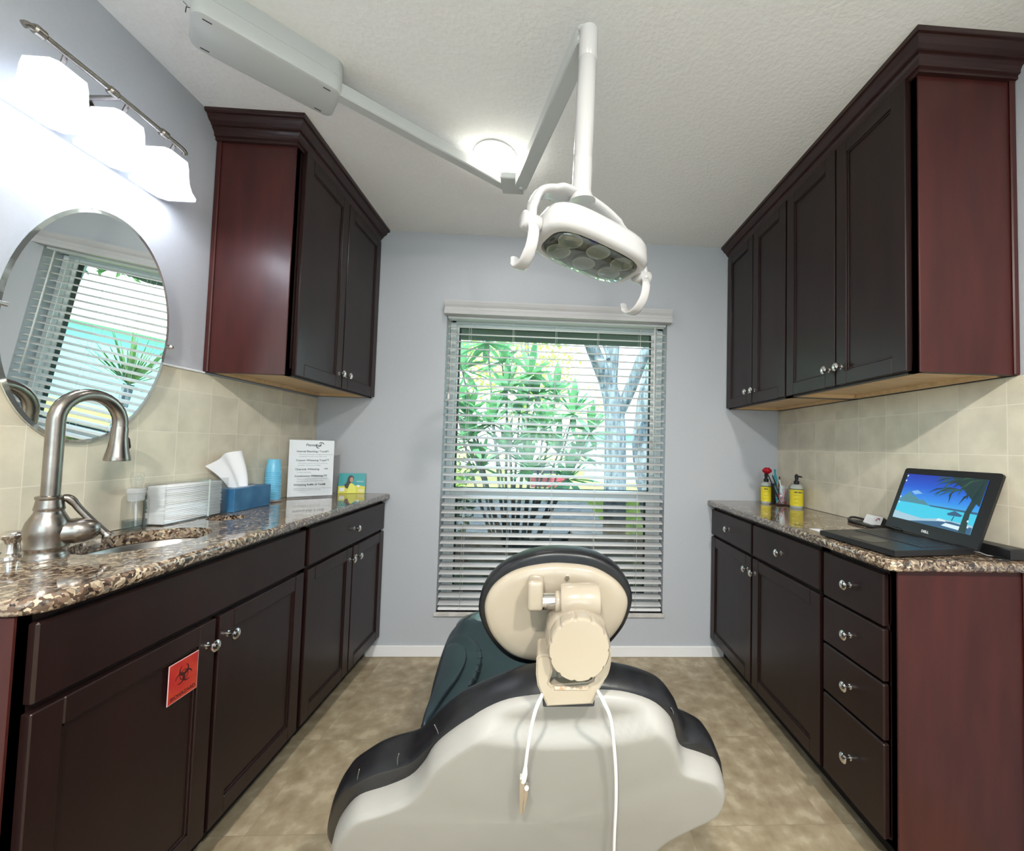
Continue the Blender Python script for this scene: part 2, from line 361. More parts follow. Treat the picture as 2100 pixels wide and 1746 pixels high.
# ---- venetian blind
bl = thing('venetian_blind', 'white horizontal slat blind hanging open in the window', 'window blind', (0.05, D+0.03, WZ0))
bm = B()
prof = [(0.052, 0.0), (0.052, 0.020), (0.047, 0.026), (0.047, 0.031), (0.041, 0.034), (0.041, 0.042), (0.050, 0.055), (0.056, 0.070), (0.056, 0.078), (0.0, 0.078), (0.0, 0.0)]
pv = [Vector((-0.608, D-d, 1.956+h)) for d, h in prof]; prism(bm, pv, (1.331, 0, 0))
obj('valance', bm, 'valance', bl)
bm = B(); box(bm, WX0+0.004, WX1-0.004, D+0.008, D+0.058, 1.946, 1.973, 0.002); obj('head_rail', bm, 'vinyl', bl)
bm = B(); nsl = 38; pitch = 0.0436; ztop = 1.902; sw = 0.025; ta = radians(14); yc = D+0.032
for i in range(nsl):
    z = ztop-i*pitch; c, s = cos(ta), sin(ta)
    ring = []
    for a, b in ((-sw, -0.0030), (-sw*0.5, 0.0003), (0, 0.0014), (sw*0.5, 0.0003), (sw, -0.0030), (sw, 0.0006), (sw*0.5, 0.0037), (0, 0.0048), (-sw*0.5, 0.0037), (-sw, 0.0006)):
        ring.append((yc+a*c-b*s, z+a*s+b*c))
    loft(bm, [[Vector((x, y, zz)) for y, zz in ring] for x in (WX0+0.006, WX1-0.006)])
obj('slats', bm, 'slat', bl)
bm = B(); box(bm, WX0+0.006, WX1-0.006, yc-0.022, yc+0.022, WZ0+0.003, WZ0+0.018, 0.003); obj('bottom_rail', bm, 'slat', bl)
for x in (-0.473, -0.218, 0.037, 0.290, 0.545):
    bm = B()
    for dy in (-0.0255, 0.0255): tube(bm, [(x, yc+dy, 1.93), (x, yc+dy, WZ0+0.012)], 0.0009, 5)
    tube(bm, [(x+0.008, yc, 1.93), (x+0.008, yc, WZ0+0.012)], 0.0008, 5)
    obj('ladder_cord', bm, 'cord', bl)
bm = B(); tube(bm, [(0.632, D+0.001, 1.94), (0.632, D-0.004, 1.19)], 0.0042, 8); tube(bm, [(0.632, D+0.018, 1.945), (0.632, D+0.001, 1.94)], 0.002, 6); obj('tilt_wand', bm, 'cord', bl)
bm = B()
for dx in (0, 0.010): tube(bm, [(-0.585+dx, D+0.001, 1.94), (-0.583+dx, D-0.002, 1.50)], 0.0010, 5)
lathe(bm, [(0.002, 0), (0.006, -0.006), (0.007, -0.030), (0.005, -0.036), (0.001, -0.038)], (-0.578, D-0.002, 1.50), n=10)
obj('lift_cord', bm, 'cord', bl)

# ================================================================ CABINETS
def knob_bm(bm, p, n, r=0.0155):
    lathe(bm, [(0.0001, 0), (0.0085, 0.0), (0.0085, 0.002), (0.0055, 0.004), (0.0045, 0.012), (0.006, 0.017), (0.0105, 0.0195), (r, 0.023), (r, 0.026), (0.0115, 0.030), (0.006, 0.032), (0.0001, 0.0325)], p, n, 16)
class Side:
    """maps (depth from wall, y, z) to world for the left or right wall"""
    def __init__(s, left): s.left = left
    def x(s, d): return L+d if s.left else R-d
    def box(s, bm, d0, d1, y0, y1, z0, z1, bev=0, mi=0):
        a, b = sorted((s.x(d0), s.x(d1))); return box(bm, a, b, y0, y1, z0, z1, bev, mi)
    def n(s): return (1, 0, 0) if s.left else (-1, 0, 0)
SL, SR = Side(True), Side(False)
def shaker(S, bm, d, y0, y1, z0, z1, fw=0.052, th=0.019, rec=0.008):
    d1 = d+th
    for a in ((y0, y0+fw, z0, z1), (y1-fw, y1, z0, z1), (y0+fw, y1-fw, z0, z0+fw), (y0+fw, y1-fw, z1-fw, z1)):
        S.box(bm, d, d1, *a, 0.0022)
    S.box(bm, d, d1-rec, y0+fw-0.001, y1-fw+0.001, z0+fw-0.001, z1-fw+0.001)
    # small inner moulding step
    e = 0.006
    for a in ((y0+fw, y0+fw+e, z0+fw, z1-fw), (y1-fw-e, y1-fw, z0+fw, z1-fw), (y0+fw, y1-fw, z0+fw, z0+fw+e), (y0+fw, y1-fw, z1-fw-e, z1-fw)):
        S.box(bm, d, d1-rec*0.5, *a, 0.0012)
def door(S, cab, d, y0, y1, z0, z1, ky, kz, **k):
    bm = B(); shaker(S, bm, d, y0, y1, z0, z1, **k); o = obj('door', bm, 'wood', cab)
    bm = B(); knob_bm(bm, (S.x(d+0.019), ky, kz), S.n()); obj('knob', bm, 'chrome', o, smooth=True, label='polished nickel knob'); return o
def drawer(S, cab, d, y0, y1, z0, z1, knob=True):
    bm = B(); S.box(bm, d, d+0.019, y0, y1, z0, z1, 0.004); o = obj('drawer', bm, 'wood', cab)
    if knob: bm = B(); knob_bm(bm, (S.x(d+0.019), (y0+y1)/2, (z0+z1)/2), S.n()); obj('knob', bm, 'chrome', o, smooth=True, label='polished nickel knob')
    return o
def base_unit(S, name, label, y0, y1, dface, side_panel=False, hole=None, group='dark cherry base cabinets'):
    cab = thing(name, label, 'cabinet', (S.x(dface/2), (y0+y1)/2, 0), group=group)
    fd = dface-0.019      # front of the carcass
    bm = B()
    S.box(bm, 0.002, fd, y0, y0+0.016, 0.10, CT-0.033); S.box(bm, 0.002, fd, y1-0.016, y1, 0.10, CT-0.033)
    S.box(bm, 0.002, fd, y0, y1, 0.10, 0.116); S.box(bm, 0.002, 0.012, y0, y1, 0.10, CT-0.033)
    fr = 0.02     # face frame
    for a in ((y0, y0+fr, 0.10, CT-0.033), (y1-fr, y1, 0.10, CT-0.033), (y0, y1, 0.10, 0.12), (y0, y1, 0.70, 0.72), (y0, y1, CT-0.053, CT-0.033)):
        S.box(bm, fd-0.019, fd, *a)
    obj('carcass', bm, 'wood', cab)
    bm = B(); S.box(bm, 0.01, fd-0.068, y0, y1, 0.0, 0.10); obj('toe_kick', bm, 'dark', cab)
    if side_panel:
        bm = B(); S.box(bm, 0.002, fd, y0-0.006, y0, 0.0, CT-0.033, 0.001); S.box(bm, 0.002, 0.02, y0-0.012, y0-0.006, 0.0, CT-0.033, 0.002)
        obj('side_panel', bm, 'veneer', cab, label='reddish veneered end panel')
    return cab, fd
DFL = 0.4097   # left face depth from wall (x=-0.91)
DFR = 0.4118   # right face depth (x=0.99)
cabA, fd = base_unit(SL, 'base_cabinet', 'dark cherry sink cabinet with the red warning sticker on its door', 0.776, 1.616, DFL, True)
drawer(SL, cabA, fd, 0.789, 1.607, 0.716, 0.864, knob=False)['label'] = 'false drawer front without a knob'
doorA = door(SL, cabA, fd, 0.789, 1.197, 0.112, 0.702, 1.168, 0.640)
door(SL, cabA, fd, 1.211, 1.607, 0.112, 0.702, 1.240, 0.640)
cabB, fd = base_unit(SL, 'base_cabinet', 'dark cherry base cabinet with one drawer on the left by the window wall', 1.617, 2.366, DFL)
drawer(SL, cabB, fd, 1.630, 2.360, 0.716, 0.864)
door(SL, cabB, fd, 1.630, 1.992, 0.112, 0.702, 1.965, 0.650); door(SL, cabB, fd, 2.000, 2.360, 0.112, 0.702, 2.030, 0.650)
cabC, fd = base_unit(SR, 'base_cabinet', 'dark cherry four-drawer base cabinet under the laptop', 1.118, 1.406, DFR, True)
for z0, z1 in ((0.710, 0.864), (0.553, 0.703), (0.387, 0.546), (0.114, 0.379)): drawer(SR, cabC, fd, 1.140, 1.396, z0, z1)
cabD, fd = base_unit(SR, 'base_cabinet', 'dark cherry base cabinet with two drawers over two doors, right side', 1.407, 2.366, DFR)
drawer(SR, cabD, fd, 1.414, 1.884, 0.716, 0.862); drawer(SR, cabD, fd, 1.897, 2.360, 0.716, 0.862)
door(SR, cabD, fd, 1.414, 1.884, 0.112, 0.702, 1.858, 0.640); door(SR, cabD, fd, 1.897, 2.360, 0.112, 0.702, 1.926, 0.640)
def wall_unit(S, label, y0, y1, depth, doors, side=False):
    cab = thing('wall_cabinet', label, 'cabinet', (S.x(depth/2), (y0+y1)/2, 1.46), group='dark cherry wall cabinets'); z0, z1 = 1.457, 2.388
    bm = B()
    S.box(bm, 0.002, depth, y0, y0+0.016, z0, z1); S.box(bm, 0.002, depth, y1-0.016, y1, z0, z1); S.box(bm, 0.002, 0.012, y0, y1, z0, z1); S.box(bm, 0.002, depth, y0, y1, z1-0.016, z1)
    for a in ((y0, y0+0.03, z0, z1), (y1-0.03, y1, z0, z1), (y0, y1, z0, z0+0.03), (y0, y1, z1-0.03, z1)): S.box(bm, depth-0.019, depth, *a)
    obj('carcass', bm, 'wood', cab)
    bm = B(); S.box(bm, 0.012, depth-0.019, y0+0.016, y1-0.016, z0+0.016, z0+0.028); S.box(bm, 0.012, 0.030, y0+0.016, y1-0.016, z0+0.001, z0+0.016); S.box(bm, 0.012, depth-0.019, y1-0.034, y1-0.016, z0+0.001, z0+0.016); S.box(bm, 0.012, depth-0.019, y0+0.016, y0+0.030, z0+0.001, z0+0.016)
    obj('bottom_panel', bm, 'birch', cab, label='pale plywood underside')
    if side:
        bm = B(); S.box(bm, 0.0015, depth-0.003, y0-0.006, y0, z0, z1, 0.001); S.box(bm, 0.0015, 0.020, y0-0.013, y0-0.006, z0, z1-0.02, 0.003)
        obj('side_panel', bm, 'veneer', cab, label='reddish veneered end panel')
    for (a, b, ky) in doors: door(S, cab, depth, a, b, 1.463, 2.374, ky, 1.527)
    return cab
wall_unit(SL, 'dark cherry wall cabinet with two doors on the left wall', 1.605, 2.366, 0.304, [(1.634, 1.985, 1.957), (1.992, 2.362, 2.022)], True)
wall_unit(SR, 'dark cherry wall cabinet over the laptop, its end panel facing the room', 1.131, 1.763, 0.311, [(1.148, 1.443, 1.415), (1.450, 1.757, 1.478)], True)
wall_unit(SR, 'dark cherry wall cabinet on the right wall next to the window wall', 1.764, 2.366, 0.311, [(1.768, 2.058, 2.030), (2.065, 2.362, 2.094)])
def crown(S, label, y0, depth, d2):
    prof = [(0.0, 2.362), (0.004, 2.362), (0.004, 2.373), (0.011, 2.375), (0.011, 2.384), (0.015, 2.392), (0.022, 2.398), (0.022, 2.404), (0.028, 2.405), (0.028, 2.410), (0.038, 2.416), (0.046, 2.427), (0.048, 2.433), (0.055, 2.434), (d2, 2.437), (d2, H)]
    bm = B(); rings = []
    base = depth+0.019
    for p, z in prof: rings.append([Vector((S.x(0.002), y0-p, z)), Vector((S.x(base+p), y0-p, z)), Vector((S.x(base+p), D-0.001, z)), Vector((S.x(base-0.014), D-0.001, z)), Vector((S.x(base-0.014), y0+0.014, z)), Vector((S.x(0.002), y0+0.014, z))])
    loft(bm, rings)
    for f in bm.faces: f.smooth = False
    obj('crown_moulding', bm, 'crown', cat='moulding', label=label, group='crown mouldings over the wall cabinets')
crown(SL, 'stepped dark cherry crown moulding over the left wall cabinet', 1.590, 0.304-0.016, 0.060)
crown(SR, 'stepped dark cherry crown moulding over the right wall cabinets', 1.116, 0.311-0.016, 0.056)

# ---------------------------------------------------------------- countertops
def slab(name, label, outline, holes, z0, z1, re=0.010):
    """granite slab: outline (world xy, ccw), elliptical holes, rounded edge"""
    bm = B(); n = len(outline)
    def inset(k):
        out = []
        for i in range(n):
            a, b, c = Vector(outline[i-1]), Vector(outline[i]), Vector(outline[(i+1) % n])
            t1 = (b-a).normalized(); t2 = (c-b).normalized(); n1 = Vector((-t1.y, t1.x)); n2 = Vector((-t2.y, t2.x))
            m = (n1+n2); m = m/(m.length_squared)*2 if m.length > 1e-6 else n1
            out.append(b+m*k)
        return out
    rings = []
    for k in range(5):
        a = k/4*pi/2; rings.append((re*(1-cos(a)) if False else re*(1-sin(a)), z0+re*0.6*(1-cos(a))))
    rings = [(re, z0), (re*0.35, z0+re*0.25), (0, z0+re*0.8), (0, z1-re), (re*0.25, z1-re*0.4), (re, z1)]
    rv = []
    for k, z in rings: rv.append([bm.verts.new((p.x, p.y, z)) for p in inset(k)])
    for a, b in zip(rv, rv[1:]):
        for j in range(n): bm.faces.new((a[j], a[(j+1) % n], b[(j+1) % n], b[j])).smooth = True
    for ring, z in ((rv[-1], z1), (rv[0], z0)):
        edges = [bm.edges.get((ring[j], ring[(j+1) % n])) for j in range(n)]
        hv = []
        for (cx, cy, a, b) in holes:
            h = [bm.verts.new((cx+a*cos(2*pi*q/40), cy+b*sin(2*pi*q/40), z)) for q in range(40)]; hv.append(h)
            edges += [bm.edges.new((h[q], h[(q+1) % 40])) for q in range(40)]
        bmesh.ops.triangle_fill(bm, use_beauty=True, edges=edges, use_dissolve=False)
        if z == z1: top = hv
        else:
            for ha, hb in zip(top, hv):
                for q in range(40): bm.faces.new((ha[q], ha[(q+1) % 40], hb[(q+1) % 40], hb[q]))
    return obj(name, bm, 'granite', cat='countertop', label=label)
XL = -0.8875
SINK = (-1.128, 1.215, 0.122, 0.165); CHUTE = (-1.166, 1.552, 0.058, 0.058)
c = [(L+0.001, 0.761), (XL-0.05, 0.761)] + [(XL-0.05+0.05*sin(radians(a)), 0.811-0.05*cos(radians(a))) for a in (20, 45, 70)] + [(XL, 0.811), (XL, D-0.001), (L+0.001, D-0.001)]
slab('countertop', 'brown and cream granite countertop with a sink cutout, left side', c, [SINK, CHUTE], CT-0.032, CT)
XR = 0.966
c = [(R-0.001, D-0.001), (XR, D-0.001), (XR, 1.115), (XR+0.006, 1.097), (XR+0.022, 1.089), (R-0.001, 1.089)]
slab('countertop', 'brown and cream granite countertop carrying the laptop, right side', c, [], CT-0.032, CT)
# undermount sink bowl
bm = B(); cx, cy, a, b = SINK; n = 40
rings = []
for s, z in ((1.10, -0.0325), (1.03, -0.0325), (1.0, -0.037), (0.97, -0.07), (0.90, -0.125), (0.70, -0.150), (0.14, -0.158), (0.14, -0.161), (0.0001, -0.162)):
    rings.append([Vector((cx+a*s*cos(2*pi*q/n), cy+b*s*sin(2*pi*q/n), CT+z)) for q in range(n)])
for s, z in ((0.0001, -0.166), (0.72, -0.154), (0.93, -0.127), (1.0, -0.072), (1.10, -0.036)):
    rings.append([Vector((cx+a*s*cos(2*pi*q/n), cy+b*s*sin(2*pi*q/n), CT+z)) for q in range(n)])
loft(bm, rings, closed=True)
snk = thing('sink', 'oval stainless undermount sink sunk in the granite', 'sink', (cx, cy, CT-0.166))
obj('bowl', bm, 'steel', snk, smooth=True)
bm = B(); lathe(bm, [(0.0001, 0.0), (0.022, 0.0), (0.022, 0.003), (0.016, 0.004), (0.012, 0.001), (0.0001, 0.001)], (cx, cy, CT-0.161)); obj('drain', bm, 'chrome', snk, smooth=True)
# waste chute ring wall inside the small round cutout
bm = B(); cx, cy, a, b = CHUTE
loft(bm, [[Vector((cx+s*cos(2*pi*q/32), cy+s*sin(2*pi*q/32), CT+z)) for q in range(32)] for s, z in ((a+0.006, -0.033), (a+0.001, -0.033), (a-0.001, -0.20), (a+0.004, -0.20))], closed=True)
obj('waste_chute', bm, mat('chute_dark', (0.05, 0.03, 0.02), 0.5), cat='waste chute', label='round waste chute opening in the granite beyond the sink', smooth=True)
bpy.data.objects['waste_chute'].location.z += 0

# ================================================================ LEFT WALL: mirror and vanity light
mt = thing('oval_mirror', 'oval wall mirror with a glass edge tilting on metal posts above the sink', 'mirror', (-1.27, 1.184, 1.506))
tilt = Matrix.Translation((-1.272, 1.184, 1.506)) @ Matrix.Rotation(radians(-2.2), 4, 'Z') @ Matrix.Rotation(radians(5.6), 4, 'Y')
def oval(s, d, n=72): return [tilt @ Vector((d, 0.203*cos(2*pi*k/n)*s + 0.0, 0.325*sin(2*pi*k/n)*s)) for k in range(n)]
def oval_in(e, d, n=72): return [tilt @ Vector((d, (0.203-e)*cos(2*pi*k/n), (0.325-e)*sin(2*pi*k/n))) for k in range(n)]
bm = B(); loft(bm, [oval_in(0.0095, -0.003), oval_in(0.0095, 0.0025)], cap=(True, True)); 
for f in bm.faces: f.smooth = False
obj('mirror_glass', bm, 'mirror', mt)
bm = B(); loft(bm, [oval_in(0.0095, 0.0025), oval_in(0.0, 0.0002), oval_in(0.0, -0.003), oval_in(0.0095, -0.003)], closed=True)
for f in bm.faces: f.smooth = False
obj('bevelled_edge', bm, 'bevel', mt)
for sgn in (-1, 1):
    p = tilt @ Vector((0, sgn*0.203, 0.0)); bm = B()
    py = p.y + sgn*0.014
    tube(bm, [(L+0.004, py, p.z), (-1.285, py, p.z), (-1.272, py, p.z), (-1.262, py, p.z), (-1.257, py, p.z)], [0.008, 0.008, 0.0085, 0.0075, 0.003], 14)
    tube(bm, [(-1.268, py, p.z), (-1.268, p.y-sgn*0.012, p.z)], 0.006, 12)
    lathe(bm, [(0.0001, 0), (0.017, 0), (0.017, 0.004), (0.009, 0.009), (0.0001, 0.009)], (L, py, p.z), (1, 0, 0), 20)
    obj('pivot_post', bm, 'chrome', mt, smooth=True)

vl = thing('vanity_light', 'three-shade wall light with a slim nickel bar above the oval mirror', 'wall light', (L, 1.135, 2.13))
bm = B(); tube(bm, spline([(-1.204, 0.932, 2.127), (-1.2, 0.944, 2.134), (-1.2, 1.0, 2.136), (-1.2, 1.135, 2.138), (-1.2, 1.27, 2.136), (-1.2, 1.326, 2.134), (-1.204, 1.338, 2.127)], 5), 0.0072, 12)
for y in (0.957, 1.116, 1.262):
    tube(bm, [(-1.2, y-0.012, 2.136), (-1.2, y-0.008, 2.136), (-1.2, y+0.008, 2.136), (-1.2, y+0.012, 2.136)], [0.008, 0.0115, 0.0115, 0.008], 12)
obj('bar', bm, 'nickel', vl, smooth=True)
bm = B(); lathe(bm, [(0.0001, 0), (0.045, 0), (0.045, 0.010), (0.035, 0.016), (0.0001, 0.018)], (L, 1.135, 2.12), (1, 0, 0), 28); tube(bm, [(L+0.015, 1.135, 2.13), (-1.2, 1.135, 2.136)], 0.006, 10)
obj('wall_plate', bm, 'nickel', vl, smooth=True)
def translucent(name):
    m = bpy.data.materials.new(name); m.use_nodes = True; N = m.node_tree.nodes; K = m.node_tree.links; b = N['Principled BSDF']; o = N['Material Output']
    b.inputs['Base Color'].default_value = (0.85, 0.86, 0.88, 1); b.inputs['Roughness'].default_value = 0.35
    b.inputs['Emission Color'].default_value = (0.9, 0.94, 1, 1); b.inputs['Emission Strength'].default_value = 0.07
    t = N.new('ShaderNodeBsdfTranslucent'); t.inputs[0].default_value = (0.9, 0.93, 0.97, 1); mx = N.new('ShaderNodeMixShader'); mx.inputs[0].default_value = 0.35
    K.new(b.outputs[0], mx.inputs[1]); K.new(t.outputs[0], mx.inputs[2]); K.new(mx.outputs[0], o.inputs[0]); return m
M['frost'] = translucent('frosted_glass_shade')
M['bulb'] = mat('bulb', (1, 1, 1), 0.5, emit=(0.90, 0.94, 1.0), es=10)
for k, yc2 in enumerate((1.030, 1.175, 1.320)):
    def ring8(hx, hy, z, cx=-1.245, c=0.28):
        P = [(hx, hy*(1-c)), (hx*(1-c), hy), (-hx*(1-c), hy), (-hx, hy*(1-c)), (-hx, -hy*(1-c)), (-hx*(1-c), -hy), (hx*(1-c), -hy), (hx, -hy*(1-c))]
        return [Vector((cx+a, yc2+b, z)) for a, b in P]
    out = [(0.043, 0.040, 2.108), (0.046, 0.043, 2.085), (0.047, 0.044, 2.060), (0.049, 0.047, 2.035), (0.054, 0.054, 2.012), (0.062, 0.064, 1.995)]
    rings = [ring8(a, b, z) for a, b, z in out] + [ring8(a-0.003, b-0.003, z-(0.004 if i == 0 else 0)) for i, (a, b, z) in reversed(list(enumerate(out)))]
    bm = B(); loft(bm, rings, cap=(True, True))
    for f in bm.faces: f.smooth = False
    sh = obj('shade', bm, 'frost', vl)
    bm = B(); lathe(bm, [(0.0001, 0), (0.010, 0.001), (0.011, -0.02), (0.0001, -0.022)], (-1.245, yc2, 2.103), n=14); tube(bm, [(-1.2, yc2-0.02, 2.136), (-1.235, yc2, 2.115), (-1.245, yc2, 2.108)], 0.005, 8)
    obj('socket', bm, 'nickel', vl, smooth=True)
    bm = B(); lathe(bm, [(0.0001, 0), (0.010, -0.002), (0.018, -0.02), (0.021, -0.034), (0.017, -0.050), (0.0001, -0.056)], (-1.245, yc2, 2.082), n=16); obj('bulb', bm, 'bulb', sh, smooth=True, label='glowing white bulb')
    light('vanity_lamp', 'POINT', (-1.240, yc2, 2.006), 0.75, (0.86, 0.90, 1.0), 0.03)

# recessed ceiling lights
for i, (x, y) in enumerate(CANS):
    if i == 0: c1 = thing('recessed_light', 'glowing round recessed light in the ceiling behind the lamp arm', 'ceiling light', (x, y, H-0.006))
    else: c1 = thing('recessed_light', ('', 'round recessed light in the ceiling behind the viewer, on the left', 'round recessed light in the ceiling behind the viewer, on the right')[i], 'ceiling light', (x, y, H-0.006))
    bm = B(); lathe(bm, [(0.074, 0.0), (0.092, 0.0), (0.092, 0.003), (0.088, 0.006), (0.076, 0.006)], (x, y, H-0.006), n=40); 
    bmesh.ops.delete(bm, geom=[f for f in bm.faces if len(f.verts) > 4], context='FACES'); obj('trim_ring', bm, 'white', c1, smooth=True)
    bm = B(); lathe(bm, [(0.0001, 0.001), (0.073, 0.001), (0.076, 0.005), (0.0001, 0.0055)], (x, y, H-0.006), n=40); obj('lens', bm, 'led', c1)

# ================================================================ SINK SIDE THINGS
fx, fy = -1.175, 1.024
fa = thing('faucet', 'tall brushed nickel gooseneck pull-down faucet at the near end of the sink', 'faucet', (fx, fy, CT))
bm = B(); lathe(bm, [(0.0001, 0), (0.036, 0), (0.036, 0.005), (0.033, 0.008), (0.033, 0.020), (0.035, 0.023), (0.035, 0.027), (0.0335, 0.036), (0.037, 0.055), (0.038, 0.068), (0.034, 0.085), (0.027, 0.100), (0.0235, 0.108), (0.0235, 0.112), (0.025, 0.114), (0.024, 0.120), (0.0215, 0.136), (0.0235, 0.138), (0.0235, 0.144), (0.018, 0.146), (0.0001, 0.146)], (fx, fy, CT), n=36)
obj('body', bm, 'nickel', fa, smooth=True, angle=50)
bm = B(); R0 = 0.0715; zc2 = 1.238
dv = Vector((0.02, 1, 0)).normalized()
pts = [Vector((fx, fy, CT+0.14)), Vector((fx, fy, 1.12)), Vector((fx, fy, zc2))]
for k in range(1, 17):
    a = pi - k/16*(pi+0.12); pts.append(Vector((fx, fy, zc2)) + dv*(R0+R0*cos(a)) + Vector((0, 0, R0*sin(a))))
tube(bm, pts, 0.0155, 20); neck = obj('neck', bm, 'nickel', fa, smooth=True)
e = pts[-1]; t = (pts[-1]-pts[-2]).normalized(); bm = B()
lathe(bm, [(0.0001, 0), (0.0165, 0), (0.0170, 0.004), (0.0172, 0.030), (0.020, 0.055), (0.0245, 0.078), (0.0265, 0.088), (0.0262, 0.092), (0.022, 0.093), (0.020, 0.090), (0.0001, 0.090)], e, t, n=28)
sp_ = obj('spray_head', bm, 'nickel', fa, smooth=True, angle=50)
bm = B(); q = e+t*0.045 + dv*0.0195; tube(bm, [q-t*0.022-dv*0.003, q-t*0.012, q+t*0.010+dv*0.004, q+t*0.020+dv*0.003], [0.003, 0.007, 0.0075, 0.003], 12); obj('spray_button', bm, 'blackp', sp_, smooth=True, label='black spray button')
hd = Vector((0.75, 0.66, 0)).normalized(); hc = Vector((fx, fy, CT+0.058)); bm = B()
lathe(bm, [(0.0001, 0.0), (0.028, 0.0), (0.030, 0.012), (0.030, 0.026), (0.031, 0.028), (0.029, 0.044), (0.024, 0.058), (0.014, 0.068), (0.0001, 0.071)], hc+hd*0.014, hd, n=28)
obj('valve', bm, 'nickel', fa, smooth=True, angle=50)
bm = B(); lv = spline([Vector((fx, fy, 1.052))+hd*0.016, Vector((fx, fy, 1.050))+hd*0.030, Vector((fx, fy, 1.018))+hd*0.050, Vector((fx, fy, 0.980))+hd*0.076, Vector((fx, fy, 0.958))+hd*0.092, Vector((fx, fy, 0.950))+hd*0.096], 4)
tube(bm, lv, [0.006]*2+[0.009]*4+[0.0075]*6+[0.008]*5+[0.011]*3+[0.008], 14); obj('lever', bm, 'nickel', fa, smooth=True)

sd = thing('soap_pump', 'short nickel soap pump built into the counter left of the faucet', 'soap dispenser', (-1.252, 1.024, CT))
bm = B(); lathe(bm, [(0.0001, 0), (0.024, 0), (0.024, 0.004), (0.014, 0.010), (0.012, 0.030), (0.014, 0.040), (0.020, 0.046), (0.021, 0.052), (0.018, 0.057), (0.010, 0.061), (0.0001, 0.062)], (-1.252, 1.024, CT), n=28); obj('pump', bm, 'chrome', sd, smooth=True)
bm = B(); tube(bm, [(-1.242, 1.030, CT+0.052), (-1.222, 1.060, CT+0.055), (-1.205, 1.086, CT+0.050)], [0.006, 0.005, 0.004], 10); obj('spout', bm, 'chrome', sd, smooth=True)

# clear bottle with a foam pump
fb = thing('foam_soap_bottle', 'clear foam soap bottle standing between sink and towel holder', 'soap bottle', (-1.281, 1.337, CT))
bx_, by_ = -1.281, 1.337
bm = B(); lathe(bm, [(0.0001, 0.002), (0.030, 0.002), (0.031, 0.012), (0.031, 0.092), (0.027, 0.104), (0.018, 0.110), (0.018, 0.114), (0.0001, 0.114)], (bx_, by_, CT), n=28); obj('bottle', bm, 'acrylic', fb, smooth=True)
bm = B(); lathe(bm, [(0.0001, 0.004), (0.027, 0.004), (0.028, 0.03), (0.0001, 0.03)], (bx_, by_, CT), n=24); obj('liquid', bm, glassy('pale_liquid', (0.75, 0.82, 0.85), 0.1), fb, smooth=True)
bm = B(); lathe(bm, [(0.0001, 0.090), (0.019, 0.090), (0.020, 0.112), (0.022, 0.114), (0.022, 0.128), (0.0001, 0.130)], (bx_, by_, CT), n=24); tube(bm, [(bx_, by_, CT+0.095), (bx_+0.004, by_, CT+0.010)], 0.003, 8)
obj('collar', bm, mat('milky_plastic', (0.72, 0.74, 0.75), 0.3, alpha=0.55), fb, smooth=True)
bm = B(); lathe(bm, [(0.0001, 0.130), (0.012, 0.130), (0.0125, 0.140), (0.015, 0.150), (0.016, 0.172), (0.012, 0.178), (0.0001, 0.178)], (bx_, by_, CT), n=24); tube(bm, [(bx_, by_, CT+0.160), (bx_+0.030, by_-0.02, CT+0.162)], [0.008, 0.006], 10); obj('pump_head', bm, 'acrylic', fb, smooth=True)

# acrylic towel holder and the folded towels
th = thing('towel_holder', 'clear acrylic holder filled with white folded paper towels', 'towel holder', (-1.279, 1.52, CT))
bm = B(); tx0, tx1, ty0, ty1, tz = -1.306, -1.238, 1.388, 1.648, CT+0.138; w = 0.003
for a in ((tx0, tx1, ty0, ty1, CT+0.0005, CT+w), (tx1-w, tx1, ty0, ty1, CT+w, tz), (tx0, tx0+w, ty0, ty1, CT+w, tz), (tx0, tx1, ty0, ty0+w, CT+w, tz), (tx0, tx1, ty1-w, ty1, CT+w, tz)): box(bm, *a)
obj('tray', bm, 'acrylic', th)
bm = B(); box(bm, tx1-w-0.0005, tx1+0.0005, 1.560, 1.562, CT+w, tz); obj('seam', bm, mat('acrylic_seam', (0.55, 0.62, 0.60), 0.3), th)
ntw = 20; twl = None
for i in range(ntw):
    z0 = CT+0.0045+i*0.0062; dx = random.uniform(-0.0015, 0.0015); dy = random.uniform(-0.002, 0.002)
    if twl is None or True:
        bm = B(); cx = -1.272
        sec = [(-0.028, 0), (0.028, 0), (0.030, 0.0028), (0.028, 0.0056), (-0.028, 0.0056), (-0.030, 0.0028)]
        loft(bm, [[Vector((cx+dx+a, y, z0+b)) for a, b in sec] for y in (1.394+dy, 1.622+dy-0.0004*i*0)])
        lab = 'white folded paper towel inside the clear holder' if 0 < i < ntw-1 else ('topmost folded white paper towel in the clear holder' if i else 'bottom folded white paper towel in the clear holder')
        obj('paper_towel', bm, 'tissue', cat='paper towel', label=lab, group='folded towels in the acrylic holder')

